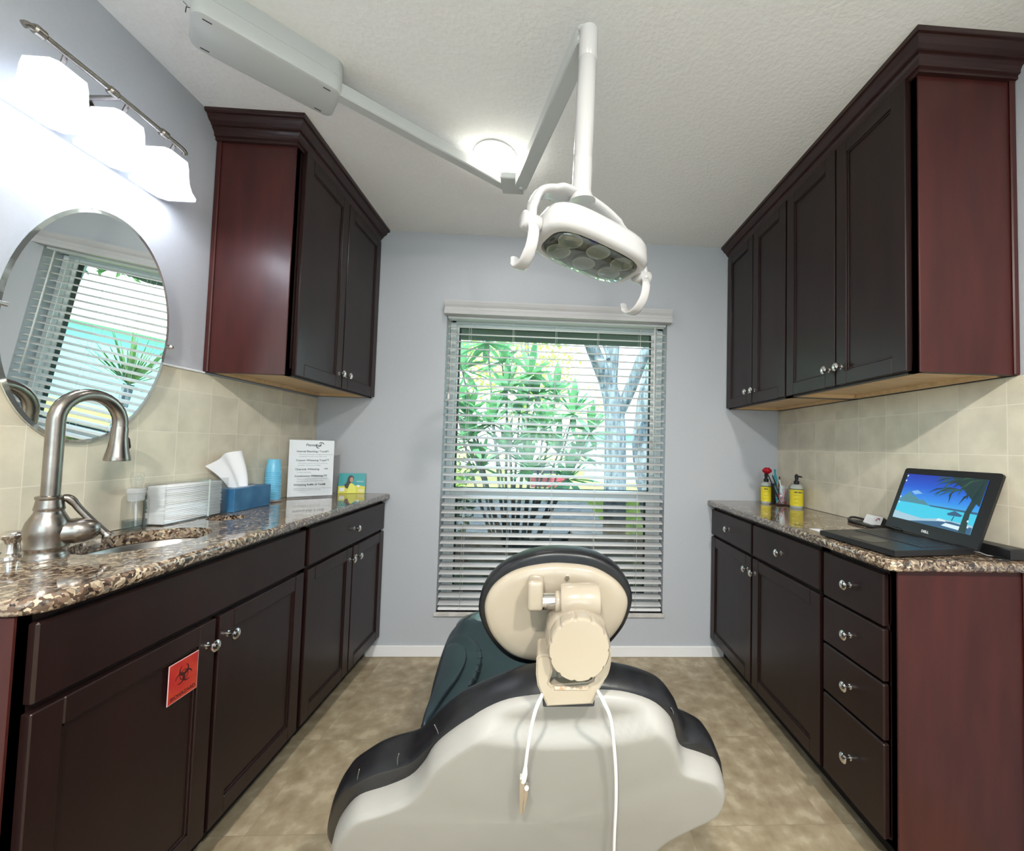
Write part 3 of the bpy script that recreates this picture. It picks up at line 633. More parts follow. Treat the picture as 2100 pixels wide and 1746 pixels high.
# tissue box with a pulled tissue
bx = thing('tissue_box', 'blue rectangular tissue box on the left counter', 'tissue box', (-1.264, 1.762, CT))
bm = B(); box(bm, -1.306, -1.221, 1.657, 1.867, CT+0.0005, CT+0.092, 0.0015); obj('carton', bm, 'boxblue', bx)
bm = B(); pts = [Vector((-1.263+0.022*cos(2*pi*k/24), 1.762+0.062*sin(2*pi*k/24), CT+0.0922)) for k in range(24)]; prism(bm, pts, (0, 0, 0.0006)); obj('opening', bm, mat('opening_film', (0.35, 0.42, 0.5), 0.4), bx)
ts = B(); sheet = [(at(u, v, x=xx)) for u, v, xx in ()]
bot = [at(u, v, x=-1.262) for u, v in ((474, 1000), (484, 1001), (494, 1000), (504, 998), (509, 996))]
mid = [at(u, v, x=-1.262) for u, v in ((462, 975), (478, 972), (490, 970), (504, 970), (511, 972))]
top = [at(u, v, x=-1.262) for u, v in ((440, 957), (455, 942), (474, 930), (490, 925), (509, 925))]
sh2 = [(-0.010, 0.006, -0.008, 0.007, -0.006), (-0.020, 0.004, -0.012, 0.012, -0.010), (-0.034, -0.008, -0.020, 0.004, -0.024)]
g = []
for t in range(9):
    tt = t/8; row = []
    for j in range(5):
        a = (1-tt)**2*bot[j] + 2*tt*(1-tt)*mid[j] + tt*tt*top[j]
        dx = (1-tt)**2*sh2[0][j]+2*tt*(1-tt)*sh2[1][j]+tt*tt*sh2[2][j]; a = a+Vector((dx, 0, 0)); row.append(a)
    g.append(spline(row, 4))
rows = [[ts.verts.new(p) for p in r] for r in g] ; back = [[ts.verts.new(p+Vector((-0.0012, 0, 0))) for p in r] for r in g]
for A_ in (rows, back):
    for a, b in zip(A_, A_[1:]):
        for j in range(len(a)-1): ts.faces.new((a[j], a[j+1], b[j+1], b[j])).smooth = True
obj('tissue', ts, 'tissue', cat='tissue', label='white tissue sticking up out of the blue box', smooth=True, angle=80, recalc=False)

# stack of blue cups on a small white tray
cxp, cyp = -1.277, 1.965
tr = B(); rr = [(0.0001, 0.001), (0.030, 0.001), (0.036, 0.004), (0.040, 0.011), (0.041, 0.011), (0.037, 0.0028), (0.031, 0.0), (0.0001, 0.0)]
lathe(tr, [(a, b) for a, b in rr], (cxp, cyp, CT+0.0006), n=32); obj('cup_tray', tr, 'plastic', cat='tray', label='small white dish under the light blue cups', smooth=True)
cup0 = None; nc = 17
for i in range(nc):
    z = CT+0.004+i*0.0082
    if cup0 is None:
        cup0 = thing('plastic_cup', 'light blue plastic cup at the bottom of the inverted stack', 'cup', (cxp, cyp, z), group='stack of inverted light blue cups')
        bm = B(); lathe(bm, [(0.0310, 0), (0.0330, 0.0008), (0.0330, 0.0034), (0.0312, 0.0042), (0.0250, 0.062), (0.0238, 0.0635), (0.0001, 0.0635), (0.0001, 0.0625), (0.0236, 0.0625), (0.0300, 0.004)], (cxp, cyp, z), n=28)
        obj('wall', bm, 'cup', cup0, smooth=True)
    else:
        lab = 'topmost light blue plastic cup of the inverted stack' if i == nc-1 else 'light blue plastic cup in the middle of the inverted stack'
        copy_thing(cup0, Matrix.Translation((cxp+random.uniform(-.0003, .0003), cyp, z)), lab)

# price list in an acrylic stand
s0 = at(588, 1021.5, z=CT+0.004); s1 = at(681, 1017, z=CT+0.004); ux = (s1-s0); ux.z = 0; wS = ux.length; ux.normalize(); nrm = Vector((-ux.y, ux.x, 0)) ; nrm = nrm if nrm.y > 0 else -nrm
uz = (Vector((0, 0, 1)) + nrm*0.03).normalized(); hS = 0.284
sg = thing('sign_stand', 'white price list in a clear stand against the tiled corner', 'sign', (s0+s1)/2)
fn = ux.cross(uz).normalized(); fn = fn if fn.y < 0 else -fn
def slabq(bm, O, a, b, w_, h_, t, n, mi=0): prism(bm, [O, O+a*w_, O+a*w_+b*h_, O+b*h_], n*t, mi)
bm = B(); slabq(bm, s0+uz*0.004, ux, uz, wS, hS, -0.0016, fn); obj('sheet', bm, 'paper', sg)
bm = B(); slabq(bm, s0+fn*0.002, ux, uz, wS, hS+0.005, 0.0012, fn); slabq(bm, s0-fn*0.004, ux, uz, wS, hS+0.005, 0.0012, -fn); slabq(bm, s0+Vector((0, 0, -0.0035)), ux, -nrm, wS, 0.045, 0.003, Vector((0, 0, 1))); obj('acrylic_stand', bm, 'acrylic', sg)
bm = B(); P = lambda a, b, l=0.0004: s0+uz*(0.004+b*hS)+ux*(a*wS)+fn*l
text_bm(bm, 'Plantation', 0.0165, P(0.36, 0.895), ux, uz, bold=0.0005)
for a0, r_, cxo, cyo in ((0.3, 0.013, 0.70, 0.915), (2.4, 0.014, 0.66, 0.905), (4.4, 0.011, 0.64, 0.93)):
    pts = [P(cxo, cyo)+ux*(r_*cos(a0+k*0.28))+uz*(r_*sin(a0+k*0.28)) for k in range(9)]
    for k in range(8):
        w_ = 0.0012+0.0016*sin(pi*(k+0.5)/8); d = (pts[k+1]-pts[k]).normalized(); nn = d.cross(fn); poly(bm, [pts[k]-nn*w_, pts[k+1]-nn*w_, pts[k+1]+nn*w_, pts[k]+nn*w_])
lines = [(0.785, 'Internal Bleaching / Tooth', '75', ('Non-vital whitening of a single darkened tooth,', 'completed in several short office visits')),
         (0.625, 'Custom Whitening Trays', '279', ('Take home custom trays with whitening', 'gel tubes.  Wear just overnight')),
         (0.465, 'Chairside Whitening', '399', ('In office whitening',)),
         (0.345, 'Combination Whitening', '500', ('Chairside whitening together with custom', 'trays for the best and longest results')),
         (0.190, 'Whitening Refills (4 Tubes)', '30', ())]
for z, a, p, sm in lines:
    text_bm(bm, a, 0.0125, P(0.13+(z-0.19)*0.06, z), ux, uz, bold=0.00035); text_bm(bm, p, 0.0115, P(0.76+(z-0.19)*0.10, z+0.005), ux, uz, bold=0.0002)
    for k, s_ in enumerate(sm): text_bm(bm, s_, 0.0078, P(0.18+(z-0.19)*0.06, z-0.048-k*0.036), ux, uz, mi=1)
text_bm(bm, 'Refills are available for existing patients only.  Please ask about', 0.0066, P(0.13, 0.130), ux, uz, mi=1); text_bm(bm, 'current whitening specials at our front desk', 0.0066, P(0.13, 0.104), ux, uz, mi=1)
obj('lettering', bm, ['ink', 'ink2'], sg, recalc=False)

# small picture card
k0 = at(692, 1012.5, z=CT+0.001); k1 = at(748, 1012, z=CT+0.001); ux = (k1-k0); ux.z = 0; wK = ux.length; ux.normalize(); nrm = Vector((-ux.y, ux.x, 0)); uz = (Vector((0, 0, 1))+nrm*0.18).normalized(); fn = uz.cross(ux).normalized()*-1
fn = ux.cross(uz).normalized(); fn = fn if fn.y < 0 else -fn; hK = 0.112
pc = thing('picture_card', 'small teal and yellow card showing a dark-haired person in yellow', 'card', (k0+k1)/2)
bm = B(); slabq(bm, k0, ux, uz, wK, hK, -0.0012, fn); obj('card', bm, mat('card_teal', (0.02, 0.30, 0.32), 0.35), pc)
bm = B(); slabq(bm, k0-fn*0.003, ux, uz, wK*0.5, 0.06, -0.001, (fn-uz*0.2)); prism(bm, [k0+ux*0.01-fn*0.0015, k0+ux*0.05-fn*0.0015, k0+ux*0.05+nrm*0.035, k0+ux*0.01+nrm*0.035], (0, 0, 0.001)); obj('easel_back', bm, 'paper', pc)
Q = lambda a, b, l: k0+ux*(a*wK)+uz*(b*hK)+fn*(0.0003*l)
bm = B()
poly(bm, [Q(0.01, 0.0, 1), Q(0.99, 0.0, 1), Q(0.99, 0.34, 1), Q(0.75, 0.40, 1), Q(0.01, 0.36, 1)], 0)
poly(bm, [Q(*p, 2) for p in ((.22, .42), (.30, .55), (.33, .78), (.38, .88), (.47, .90), (.55, .82), (.56, .70), (.50, .55), (.46, .30), (.38, .22), (.26, .28))], 1)
poly(bm, [Q(*p, 3) for p in ((.43, .78), (.49, .82), (.53, .76), (.535, .66), (.51, .56), (.47, .54), (.42, .60), (.41, .70))], 2)
poly(bm, [Q(*p, 4) for p in ((.34, .02), (.36, .25), (.42, .48), (.47, .52), (.56, .45), (.64, .32), (.66, .02))], 3)
poly(bm, [Q(*p, 5) for p in ((.06, .10), (.24, .10), (.24, .28), (.06, .28))], 4); poly(bm, [Q(*p, 5) for p in ((.74, .06), (.96, .06), (.96, .20), (.74, .20))], 5)
for b in (.60, .575): poly(bm, [Q(.66, b, 5), Q(.92, b, 5), Q(.92, b+.012, 5), Q(.66, b+.012, 5)], 4)
poly(bm, [Q(.74+.05*cos(k), .36+.06*sin(k), 5) for k in [i*2*pi/12 for i in range(12)]], 4)
obj('print', bm, [mat('print_yellow', (0.65, 0.60, 0.06), 0.4), mat('print_hair', (0.02, 0.015, 0.015), 0.4), mat('print_skin', (0.45, 0.25, 0.17), 0.4), mat('print_shirt', (0.72, 0.72, 0.10), 0.4), mat('print_white', (0.75, 0.8, 0.78), 0.4), mat('print_cream', (0.70, 0.66, 0.28), 0.4)], pc, recalc=False)

# biohazard sticker on the sink cabinet door
fxs = L+DFL+0.0003
st = thing('warning_sticker', 'red square biohazard sticker on the sink cabinet door', 'sticker', (fxs, 1.10, 0.545))
bm = B(); box(bm, fxs-0.0006-0.008+0.008, fxs+0.0006, 1.058, 1.142, 0.545, 0.642); obj('backing', bm, mat('sticker_edge', (0.75, 0.50, 0.50), 0.5), st)
bm = B(); box(bm, fxs+0.0004, fxs+0.0010, 1.0595, 1.1405, 0.5465, 0.6405); obj('face', bm, noisy('sticker_red', (0.42, 0.018, 0.018), (0.50, 0.05, 0.02), 25, 0.4), st)
bm = B(); S0 = Vector((fxs+0.0013, 1.100, 0.602)); Uy, Uz = Vector((0, 1, 0)), Vector((0, 0, 1))
def arc(cx, cz, r, a0, a1, w0, w1, l=0, n=20):
    for k in range(n):
        t0, t1 = k/n, (k+1)/n; b0, b1 = a0+(a1-a0)*t0, a0+(a1-a0)*t1; h0, h1 = w0+(w1-w0)*abs(2*t0-1), w0+(w1-w0)*abs(2*t1-1)
        q = lambda b, rr: S0+Uy*(cx+rr*cos(b))+Uz*(cz+rr*sin(b))+Vector((l, 0, 0)); poly(bm, [q(b0, r-h0), q(b1, r-h1), q(b1, r+h1), q(b0, r+h0)])
for k in range(3):
    a = pi/2+k*2*pi/3; arc(0.0125*cos(a), 0.0125*sin(a), 0.0120, a+pi-pi*0.82, a+pi+pi*0.82, 0.0034, 0.0008, 0.0001*k)
arc(0, 0, 0.0115, 0, 2*pi, 0.0010, 0.0010, 0.0004, 30)
text_bm(bm, 'BIOHAZARD', 0.0125, (fxs+0.0013, 1.0645, 0.5525), Uy, Uz, bold=0.0003)
obj('symbol', bm, mat('sticker_black', (0.05, 0.006, 0.006), 0.5), st, recalc=False)

# ================================================================ CEILING-MOUNTED ARM AND LAMP
zb = 2.345
n1, n2, f2 = at(405, 24, z=zb), at(694, 189, z=zb), at(658, 234, z=zb)
ax = (n2-n1).normalized(); ay = Vector((-ax.y, ax.x, 0)); Lb, Wb = (n2-n1).length+0.03, (f2-n2).dot(ay)+0.01
ol = thing('dental_light', 'white overhead dental examination light hanging on a jointed ceiling arm', 'dental light', (n2.x, n2.y, 2.3))
O = n1-ax*0.015-ay*0.005
mtx = Matrix(((ax.x, ay.x, 0, O.x), (ax.y, ay.y, 0, O.y), (0, 0, 1, 0), (0, 0, 0, 1)))
bm = B()
def rrect(l0, l1, w0, w1, r, z, n=5):
    out = []
    for cx, cy, a0 in ((l1-r, w1-r, 0), (l0+r, w1-r, pi/2), (l0+r, w0+r, pi), (l1-r, w0+r, 3*pi/2)):
        for k in range(n+1): a = a0+k/n*pi/2; out.append(mtx @ Vector((cx+r*cos(a), cy+r*sin(a), z)))
    return out
loft(bm, [rrect(0.010, Lb-0.010, 0.010, Wb-0.010, 0.020, zb), rrect(0.003, Lb-0.003, 0.003, Wb-0.003, 0.026, zb+0.003), rrect(0, Lb, 0, Wb, 0.028, zb+0.012), rrect(0, Lb, 0, Wb, 0.028, zb+0.050), rrect(0.001, Lb-0.001, 0.001, Wb-0.001, 0.027, zb+0.0505), rrect(0.001, Lb-0.001, 0.001, Wb-0.001, 0.027, zb+0.0515), rrect(0, Lb, 0, Wb, 0.028, zb+0.052), rrect(0, Lb, 0, Wb, 0.028, H-0.0005)])
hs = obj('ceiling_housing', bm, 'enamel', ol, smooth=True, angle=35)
bm = B()
bm.free()
for a, b in ((0.035, 0.020), (0.035, Wb-0.020), (Lb-0.045, 0.020), (Lb-0.045, Wb-0.020)):
    bm = B(); box(bm, a-0.010, a+0.010, b-0.0018, b+0.0018, zb-0.0008, zb+0.002, mtx=mtx); obj('slot', bm, 'ink', hs)
bm = B(); e1_ = mtx @ Vector((-0.001, 0.03, zb+0.02)); tube(bm, [e1_+ax*0.006, e1_-ax*0.006+Vector((0, 0, -0.004)), e1_-ax*0.007+Vector((0, 0, -0.020))], 0.0013, 6); tube(bm, [e1_-ax*0.004, e1_-ax*0.013+Vector((0, 0, 0.006))], 0.0009, 6); obj('loose_wire', bm, 'ink', hs)
def beam(bm, a, b, w, z0, z1, bev=0.004, rnd=True):
    d = (Vector(b)-Vector(a)); l = d.length; d.normalize(); s = Vector((-d.y, d.x, 0)); m4 = Matrix(((d.x, s.x, 0, a[0]), (d.y, s.y, 0, a[1]), (0, 0, 1, 0), (0, 0, 0, 1)))
    out = []; n = 8; h = w/2
    outl = [Vector((l+h*0.9*sin(pi*k/n), h*cos(pi*k/n), 0)) for k in range(n+1)] + [Vector((-h*0.9*sin(pi*k/n), -h*cos(pi*k/n), 0)) for k in range(n+1)]
    rings = []
    for z, e in ((z0, bev), (z0+bev, 0), (z1-bev, 0), (z1, bev)):
        rings.append([m4 @ Vector((p.x-(e if p.x > l/2 else -e), p.y*(1-e/h), z)) for p in outl])
    loft(bm, rings)
    for f in bm.faces: f.smooth = False
hA = Vector((n2.x, n2.y, 0))-ax*0.02+ay*0.030; hB = at(1036, 387, z=2.347); hB = Vector((hB.x, hB.y, 0))
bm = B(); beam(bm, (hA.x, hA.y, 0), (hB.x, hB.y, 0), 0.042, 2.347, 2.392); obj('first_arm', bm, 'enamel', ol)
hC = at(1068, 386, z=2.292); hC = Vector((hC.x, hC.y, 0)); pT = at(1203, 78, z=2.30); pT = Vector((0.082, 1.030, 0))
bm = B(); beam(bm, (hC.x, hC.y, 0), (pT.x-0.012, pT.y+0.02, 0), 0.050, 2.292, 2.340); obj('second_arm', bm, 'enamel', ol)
bm = B(); j = (hB+hC)/2
box(bm, hB.x-0.010, hC.x+0.004, hC.y-0.012, hB.y+0.004, 2.325, 2.352, 0.003)
lathe(bm, [(0.0001, 0), (0.010, 0), (0.010, 0.060), (0.0001, 0.060)], (hB.x, hB.y, 2.336), n=16); lathe(bm, [(0.0001, 0), (0.010, 0), (0.010, 0.060), (0.0001, 0.060)], (hC.x, hC.y, 2.285), n=16)
obj('hinge', bm, 'enamel', ol)
bm = B(); px_, py_ = 0.082, 1.030; pb = Vector((0.073, 1.033, 1.872))
tp = Vector((px_, py_, 2.318))
ln = [tp.lerp(pb, k) for k in (0, 0.05, 0.178, 0.18, 0.184, 0.186, 0.5, 0.785, 0.787, 0.791, 0.793, 1.0)]
tube(bm, ln, [0.0245, 0.0250, 0.0250, 0.0243, 0.0243, 0.0250, 0.0250, 0.0250, 0.0243, 0.0243, 0.0258, 0.0262], 28); obj('post', bm, 'plastic', ol, smooth=True)
bm = B(); lathe(bm, [(0.0001, 0), (0.004, 0), (0.004, 0.004), (0.0001, 0.0045)], (pT.x-0.028, pT.y-0.005, 2.312), (-0.5, -0.85, 0), 12); obj('screw', bm, 'chrome', ol, smooth=True)
# lamp head
hz = radians(30); X = Vector((cos(hz)*cos(radians(-5)), sin(hz)*cos(radians(-5)), sin(radians(-5)))); Y = Vector((-sin(hz), cos(hz), 0)); Z = X.cross(Y).normalized()
tl = radians(-4); Y, Z = Y*cos(tl)+Z*sin(tl), Z*cos(tl)-Y*sin(tl)
HC = Vector((0.106, 1.070, 1.752))
hp = lambda a, b, c: HC+X*a+Y*b+Z*c
def stadium(hl, hw, z, n=14, p=3.4):
    return [hp(hl*abs(cos(t))**(2/p)*(1 if cos(t) >= 0 else -1), hw*abs(sin(t))**(2/p)*(1 if sin(t) >= 0 else -1), z) for t in [2*pi*k/(4*n) for k in range(4*n)]]
bm = B(); loft(bm, [stadium(0.02, 0.01, 0.046), stadium(0.11, 0.055, 0.044), stadium(0.146, 0.078, 0.039), stadium(0.157, 0.087, 0.030), stadium(0.161, 0.091, 0.018), stadium(0.163, 0.093, -0.020), stadium(0.159, 0.089, -0.028), stadium(0.148, 0.079, -0.034), stadium(0.138, 0.070, -0.034), stadium(0.134, 0.066, -0.024), stadium(0.132, 0.065, -0.010), stadium(0.02, 0.01, -0.008)])
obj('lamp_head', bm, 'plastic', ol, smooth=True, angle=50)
bm = B(); loft(bm, [stadium(0.133, 0.066, -0.026), stadium(0.131, 0.065, -0.036), stadium(0.118, 0.056, -0.047), stadium(0.08, 0.036, -0.051), stadium(0.01, 0.005, -0.051)]); ln_ = obj('lens_cover', bm, glassy('lamp_cover', (0.75, 0.78, 0.72), 0.22, 0.02), ol, smooth=True, label='clear lens cover')
bm = B(); loft(bm, [stadium(0.134, 0.069, -0.012), stadium(0.02, 0.01, -0.012)]); loft(bm, [stadium(0.134, 0.069, -0.011), stadium(0.02, 0.01, -0.011)])
for a, b in ((-0.085, 0.03), (-0.085, -0.03), (0, 0.035), (0, -0.035), (0.085, 0.03), (0.085, -0.03)):
    lathe(bm, [(0.032, -0.018), (0.028, -0.004), (0.016, 0.002), (0.0001, 0.003), (0.0001, 0.001), (0.016, -0.002), (0.026, -0.008), (0.030, -0.018)], hp(a, b*0.95, -0.014), Z, 20, mi=1)
    lathe(bm, [(0.0001, -0.012), (0.006, -0.010), (0.006, 0.002), (0.0001, 0.003)], hp(a, b*0.95, -0.014), Z, 12, mi=0)
obj('reflector', bm, ['lens', 'lensrim'], ol, smooth=True)
bm = B(); text_bm(bm, 'Midmark', 0.011, hp(-0.03, -0.071, -0.0345), X, -Y*0.5-Z*0.0+Y*0, 0) if False else None
box(bm, -0.012, 0.012, -0.003, 0.003, -0.001, 0.001, mtx=Matrix(((X.x, Y.x, Z.x, hp(-0.04, -0.066, -0.0345).x), (X.y, Y.y, Z.y, hp(-0.04, -0.066, -0.0345).y), (X.z, Y.z, Z.z, hp(-0.04, -0.066, -0.0345).z), (0, 0, 0, 1))))
obj('badge', bm, mat('badge_blue', (0.02, 0.03, 0.10), 0.4), ol)
# yoke
def ribbon(bm, pts, wdir, w, th_, n=10, sup=2.5):
    pts = [Vector(p) for p in pts]; wd = Vector(wdir).normalized(); rings = []
    for i, p in enumerate(pts):
        t = (pts[min(i+1, len(pts)-1)]-pts[max(i-1, 0)]).normalized(); s = t.cross(wd).normalized(); ww = w[i] if isinstance(w, list) else w
        rings.append([p+wd*(ww*abs(cos(a))**(2/sup)*(1 if cos(a) >= 0 else -1))+s*(th_*abs(sin(a))**(2/sup)*(1 if sin(a) >= 0 else -1)) for a in [2*pi*k/(2*n) for k in range(2*n)]])
    loft(bm, rings)
bm = B(); yk = spline([hp(a, -0.003, c) for a, c in ((-0.187, -0.005), (-0.186, 0.035), (-0.168, 0.078), (-0.120, 0.104), (-0.055, 0.112), (0.015, 0.106), (0.085, 0.082), (0.145, 0.045), (0.180, 0.005), (0.190, -0.030))], 4)
ribbon(bm, yk, Y, [0.019]*4+[0.027]*8+[0.037]*12+[0.031]*8+[0.020]*5, 0.011)
# collar where the post meets the yoke
tube(bm, [pb+Vector((0, 0, 0.03)), pb+Vector((0, 0, 0.004)), pb+Vector((0.001, 0, -0.010)), pb+Vector((0.002, 0.001, -0.018))], [0.0262, 0.0268, 0.031, 0.036], 24)
obj('yoke', bm, 'plastic', ol, smooth=True, angle=60)
for sg_ in (-1, 1):
    c0 = hp(sg_*0.186, 0, -0.010 if sg_ < 0 else -0.020); bm = B()
    lathe(bm, [(0.0001, -0.024), (0.019, -0.024), (0.0225, -0.020), (0.0235, 0.020), (0.019, 0.024), (0.0001, 0.024)], c0, X, 20)
    tube(bm, [c0, hp(sg_*0.150, 0, -0.005)], 0.012, 14)
    obj('pivot', bm, 'plastic', ol, smooth=True, angle=50)
    bm = B(); q = lambda b, c: c0+Y*b+Z*c
    ribbon(bm, spline([q(-0.012, -0.008), q(-0.022, -0.034), q(-0.014, -0.070), (q(0.012, -0.096)), q(0.044, -0.100), q(0.068, -0.082), q(0.074, -0.058)], 5), X, [0.015]*12+[0.016]*14+[0.014]*4+[0.009], 0.0045, 8)
    obj('handle', bm, 'plastic', ol, smooth=True, angle=60, label='curved white grip')

# ================================================================ DENTAL CHAIR
ch = thing('dental_chair', 'black and dark teal dental chair seen from behind its cream backrest', 'dental chair', (0.0, 1.0, 0))
def pads(bm, pix, p0, n, rings, sm=4, mi=0, rot=None):
    n = Vector(n).normalized(); n = n if n.y > 0 else -n
    P = spline([at(u, v, n=n, p=p0) for u, v in pix], sm, closed=True)
    c = sum(P, Vector())/len(P)
    loft(bm, [[c+(p-c)*s+n*d for p in P] for s, d in rings], mi)
SP, SN = (0.05, 0.72, 0.72), (0, 1, 0.42)
shell_px = [(693, 1730), (689, 1700), (705, 1667), (735, 1637), (789, 1619), (838, 1598), (868, 1568), (890, 1533), (928, 1500), (983, 1465), (1041, 1441), (1105, 1428), (1165, 1421), (1226, 1420), (1290, 1427), (1345, 1446), (1377, 1477), (1388, 1515), (1401, 1537), (1438, 1549), (1465, 1560), (1478, 1580), (1479, 1604), (1464, 1630), (1417, 1654), (1369, 1680), (1338, 1707), (1317, 1733), (1292, 1790), (1230, 1850), (1080, 1880), (900, 1870), (765, 1830), (712, 1775)]
bm = B(); pads(bm, shell_px, SP, SN, [(0.90, 0.020), (0.985, 0.014), (1.0, 0.004), (0.999, -0.004), (0.988, -0.010), (0.965, -0.013)] + [(q/40, -0.014-0.010*(1-q/40)) for q in range(38, 0, -1)])
nS = Vector(SN).normalized()
for v in bm.verts:
    k = (v.co-Vector(SP)).dot(nS)
    if k < -0.003:
        e = 0.738+0.020*min(2.5, abs(v.co.x-0.035)/0.13)**2; g = min(1, max(0, (e+0.010-v.co.z)/0.026)); g = g*g*(3-2*g)
        v.co -= nS*0.024*g*min(1, (-k-0.003)/0.010)
obj('backrest_shell', bm, 'shell', ch, smooth=True, angle=70, label='cream moulded back shell')
pad_px = [(692, 1722), (677, 1690), (684, 1640), (704, 1597), (738, 1571), (775, 1554), (835, 1536), (868, 1510), (896, 1482), (928, 1456), (962, 1437), (1027, 1410), (1085, 1392), (1150, 1382), (1200, 1380), (1248, 1384), (1310, 1395), (1357, 1414), (1386, 1445), (1402, 1483), (1429, 1494), (1453, 1510), (1469, 1538), (1479, 1572), (1470, 1610), (1400, 1650), (1310, 1720), (1240, 1800), (1050, 1840), (850, 1830), (730, 1780)]
bm = B(); pads(bm, pad_px, (0.05, 0.76, 0.70), SN, [(0.90, -0.024), (0.965, -0.026), (0.990, -0.018), (1.0, -0.002), (0.998, 0.014), (0.985, 0.028), (0.95, 0.038), (0.85, 0.044), (0.5, 0.048), (0.02, 0.048)])
bc = obj('backrest_cushion', bm, 'black', ch, smooth=True, angle=60, label='black vinyl cushion edge')
# welded seams across the cushion roll
bm = B()
for pts in (((891, 1487), (899, 1505), (896, 1520)), ((737, 1578), (733, 1600), (735, 1625)), ((818, 1546), (815, 1560), (817, 1580)), ((1376, 1452), (1381, 1462), (1378, 1470))):
    tube(bm, spline([at(u, v, n=Vector(SN).normalized(), p=(0.05, 0.737, 0.70)) for u, v in pts], 4), 0.0009, 6)
obj('seam', bm, mat('seam_grey', (0.12, 0.12, 0.12), 0.4), bc)
# headrest
HP, HN = (0.03, 0.80, 0.90), (0, 1, 0.12)
hb = [(1156, 1128), (1215, 1136), (1262, 1160), (1289, 1195), (1296, 1230), (1283, 1272), (1262, 1302), (1245, 1318), (1205, 1342), (1150, 1354), (1078, 1356), (1035, 1338), (1003, 1303), (985, 1265), (982, 1235), (992, 1200), (1015, 1172), (1055, 1146), (1105, 1131)]
hs_ = [(1156, 1155), (1215, 1163), (1257, 1185), (1280, 1210), (1287, 1235), (1278, 1268), (1258, 1298), (1235, 1318), (1190, 1338), (1140, 1349), (1099, 1351), (1060, 1343), (1030, 1323), (1005, 1290), (994, 1250), (1000, 1218), (1022, 1190), (1060, 1168), (1110, 1157)]
bm = B(); pads(bm, hs_, HP, HN, [(0.90, 0.012), (0.985, 0.010), (1.0, 0.003), (0.998, -0.004), (0.980, -0.010), (0.93, -0.014), (0.80, -0.017), (0.55, -0.015), (0.3, -0.013), (0.02, -0.013)])
obj('headrest_shell', bm, 'cream', ch, smooth=True, angle=60, label='cream oval headrest back')
bm = B(); pads(bm, hb, (0.03, 0.815, 0.90), HN, [(0.93, -0.014), (0.975, -0.012), (0.995, -0.004), (1.0, 0.010), (0.99, 0.026), (0.96, 0.038), (0.88, 0.046), (0.5, 0.050), (0.02, 0.050)])
obj('headrest_cushion', bm, 'black', ch, smooth=True, angle=60, label='black padded rim')
def pbox(bm, u0, u1, v0, v1, y0, y1, bev=0.005, seg=3):
    a = at(u0, v1, y=y0); b = at(u1, v0, y=y0); return box(bm, a.x, b.x, y0, y1, a.z, b.z, bev, seg=seg)
bm = B(); pbox(bm, 1080, 1115, 1194, 1257, 0.735, 0.79, 0.007); 
a = at(1128, 1233, y=0.75); obj('hinge_block', bm, 'cream', ch, smooth=True)
bm = B(); tube(bm, [at(1108, 1234, y=0.755), at(1150, 1233, y=0.755)], 0.0150, 24); obj('steel_pin', bm, 'chrome', ch, smooth=True, label='bare steel pin')
bm = B()
tube(bm, [at(u, 1235, y=0.745) for u in (1138, 1141, 1149, 1152)], [0.017, 0.0195, 0.0195, 0.018], 28)
c0, c1 = at(1150, 1234, y=0.745), at(1228, 1232, y=0.745); d = (c1-c0)
tube(bm, [c0, c0+d*0.06, c0+d*0.94, c1], [0.029, 0.0315, 0.0315, 0.029], 32)
# casting that drops behind the knob
P = spline([at(u, v, y=0.735) for u, v in ((1128, 1262), (1119, 1290), (1115, 1315), (1119, 1345), (1135, 1372), (1150, 1392), (1205, 1390), (1222, 1370), (1240, 1345), (1246, 1310), (1240, 1278), (1228, 1255), (1180, 1240))], 4, closed=True)
c = sum(P, Vector())/len(P); loft(bm, [[c+(p-c)*s+Vector((0, dy, 0)) for p in P] for s, dy in ((0.92, 0.022), (1.0, 0.014), (1.0, -0.035), (0.95, -0.060))])
obj('headrest_hinge', bm, 'cream', ch, smooth=True, angle=50)
kc = at(1186, 1321, y=0.655); bm = B(); rings = []; nk = 132
for s, dy in ((0.90, 0.020), (0.985, 0.018), (1.0, 0.010), (1.0, -0.008), (0.985, -0.013), (0.94, -0.016), (0.5, -0.0165), (0.02, -0.0165)):
    r = []
    for k in range(nk):
        t = 2*pi*k/nk; sc = 0.0488*(1-0.045*max(0, cos(t*11))**6*(1 if s > 0.93 else 0.3)); r.append(kc+Vector((sc*s*cos(t), dy-0.006+0.10*sc*s*sin(t)*0, sc*s*sin(t))))
    rings.append(r)
loft(bm, rings); obj('adjusting_knob', bm, 'cream', ch, smooth=True, angle=50, label='scalloped cream knob')
bm = B(); pbox(bm, 1140, 1217, 1368, 1399, 0.672, 0.745, 0.006); obj('hinge_foot', bm, 'cream', ch, smooth=True)
bm = B(); tube(bm, [at(1118, 1375, y=0.695), at(1234, 1372, y=0.695)], 0.008, 16); obj('steel_pin', bm, 'chrome', ch, smooth=True, label='bare steel pin')
bm = B(); yk = [(1100, 1352), (1104, 1346), (1122, 1344), (1132, 1350), (1133, 1380), (1126, 1402), (1131, 1408), (1140, 1406), (1205, 1401), (1215, 1396), (1219, 1380), (1221, 1350), (1232, 1343), (1246, 1346), (1249, 1362), (1247, 1382), (1238, 1402), (1226, 1422), (1216, 1446), (1122, 1451), (1112, 1430), (1102, 1408), (1099, 1385)]
prism(bm, [at(u, v, y=0.652) for u, v in yk], (0, 0.060, 0))
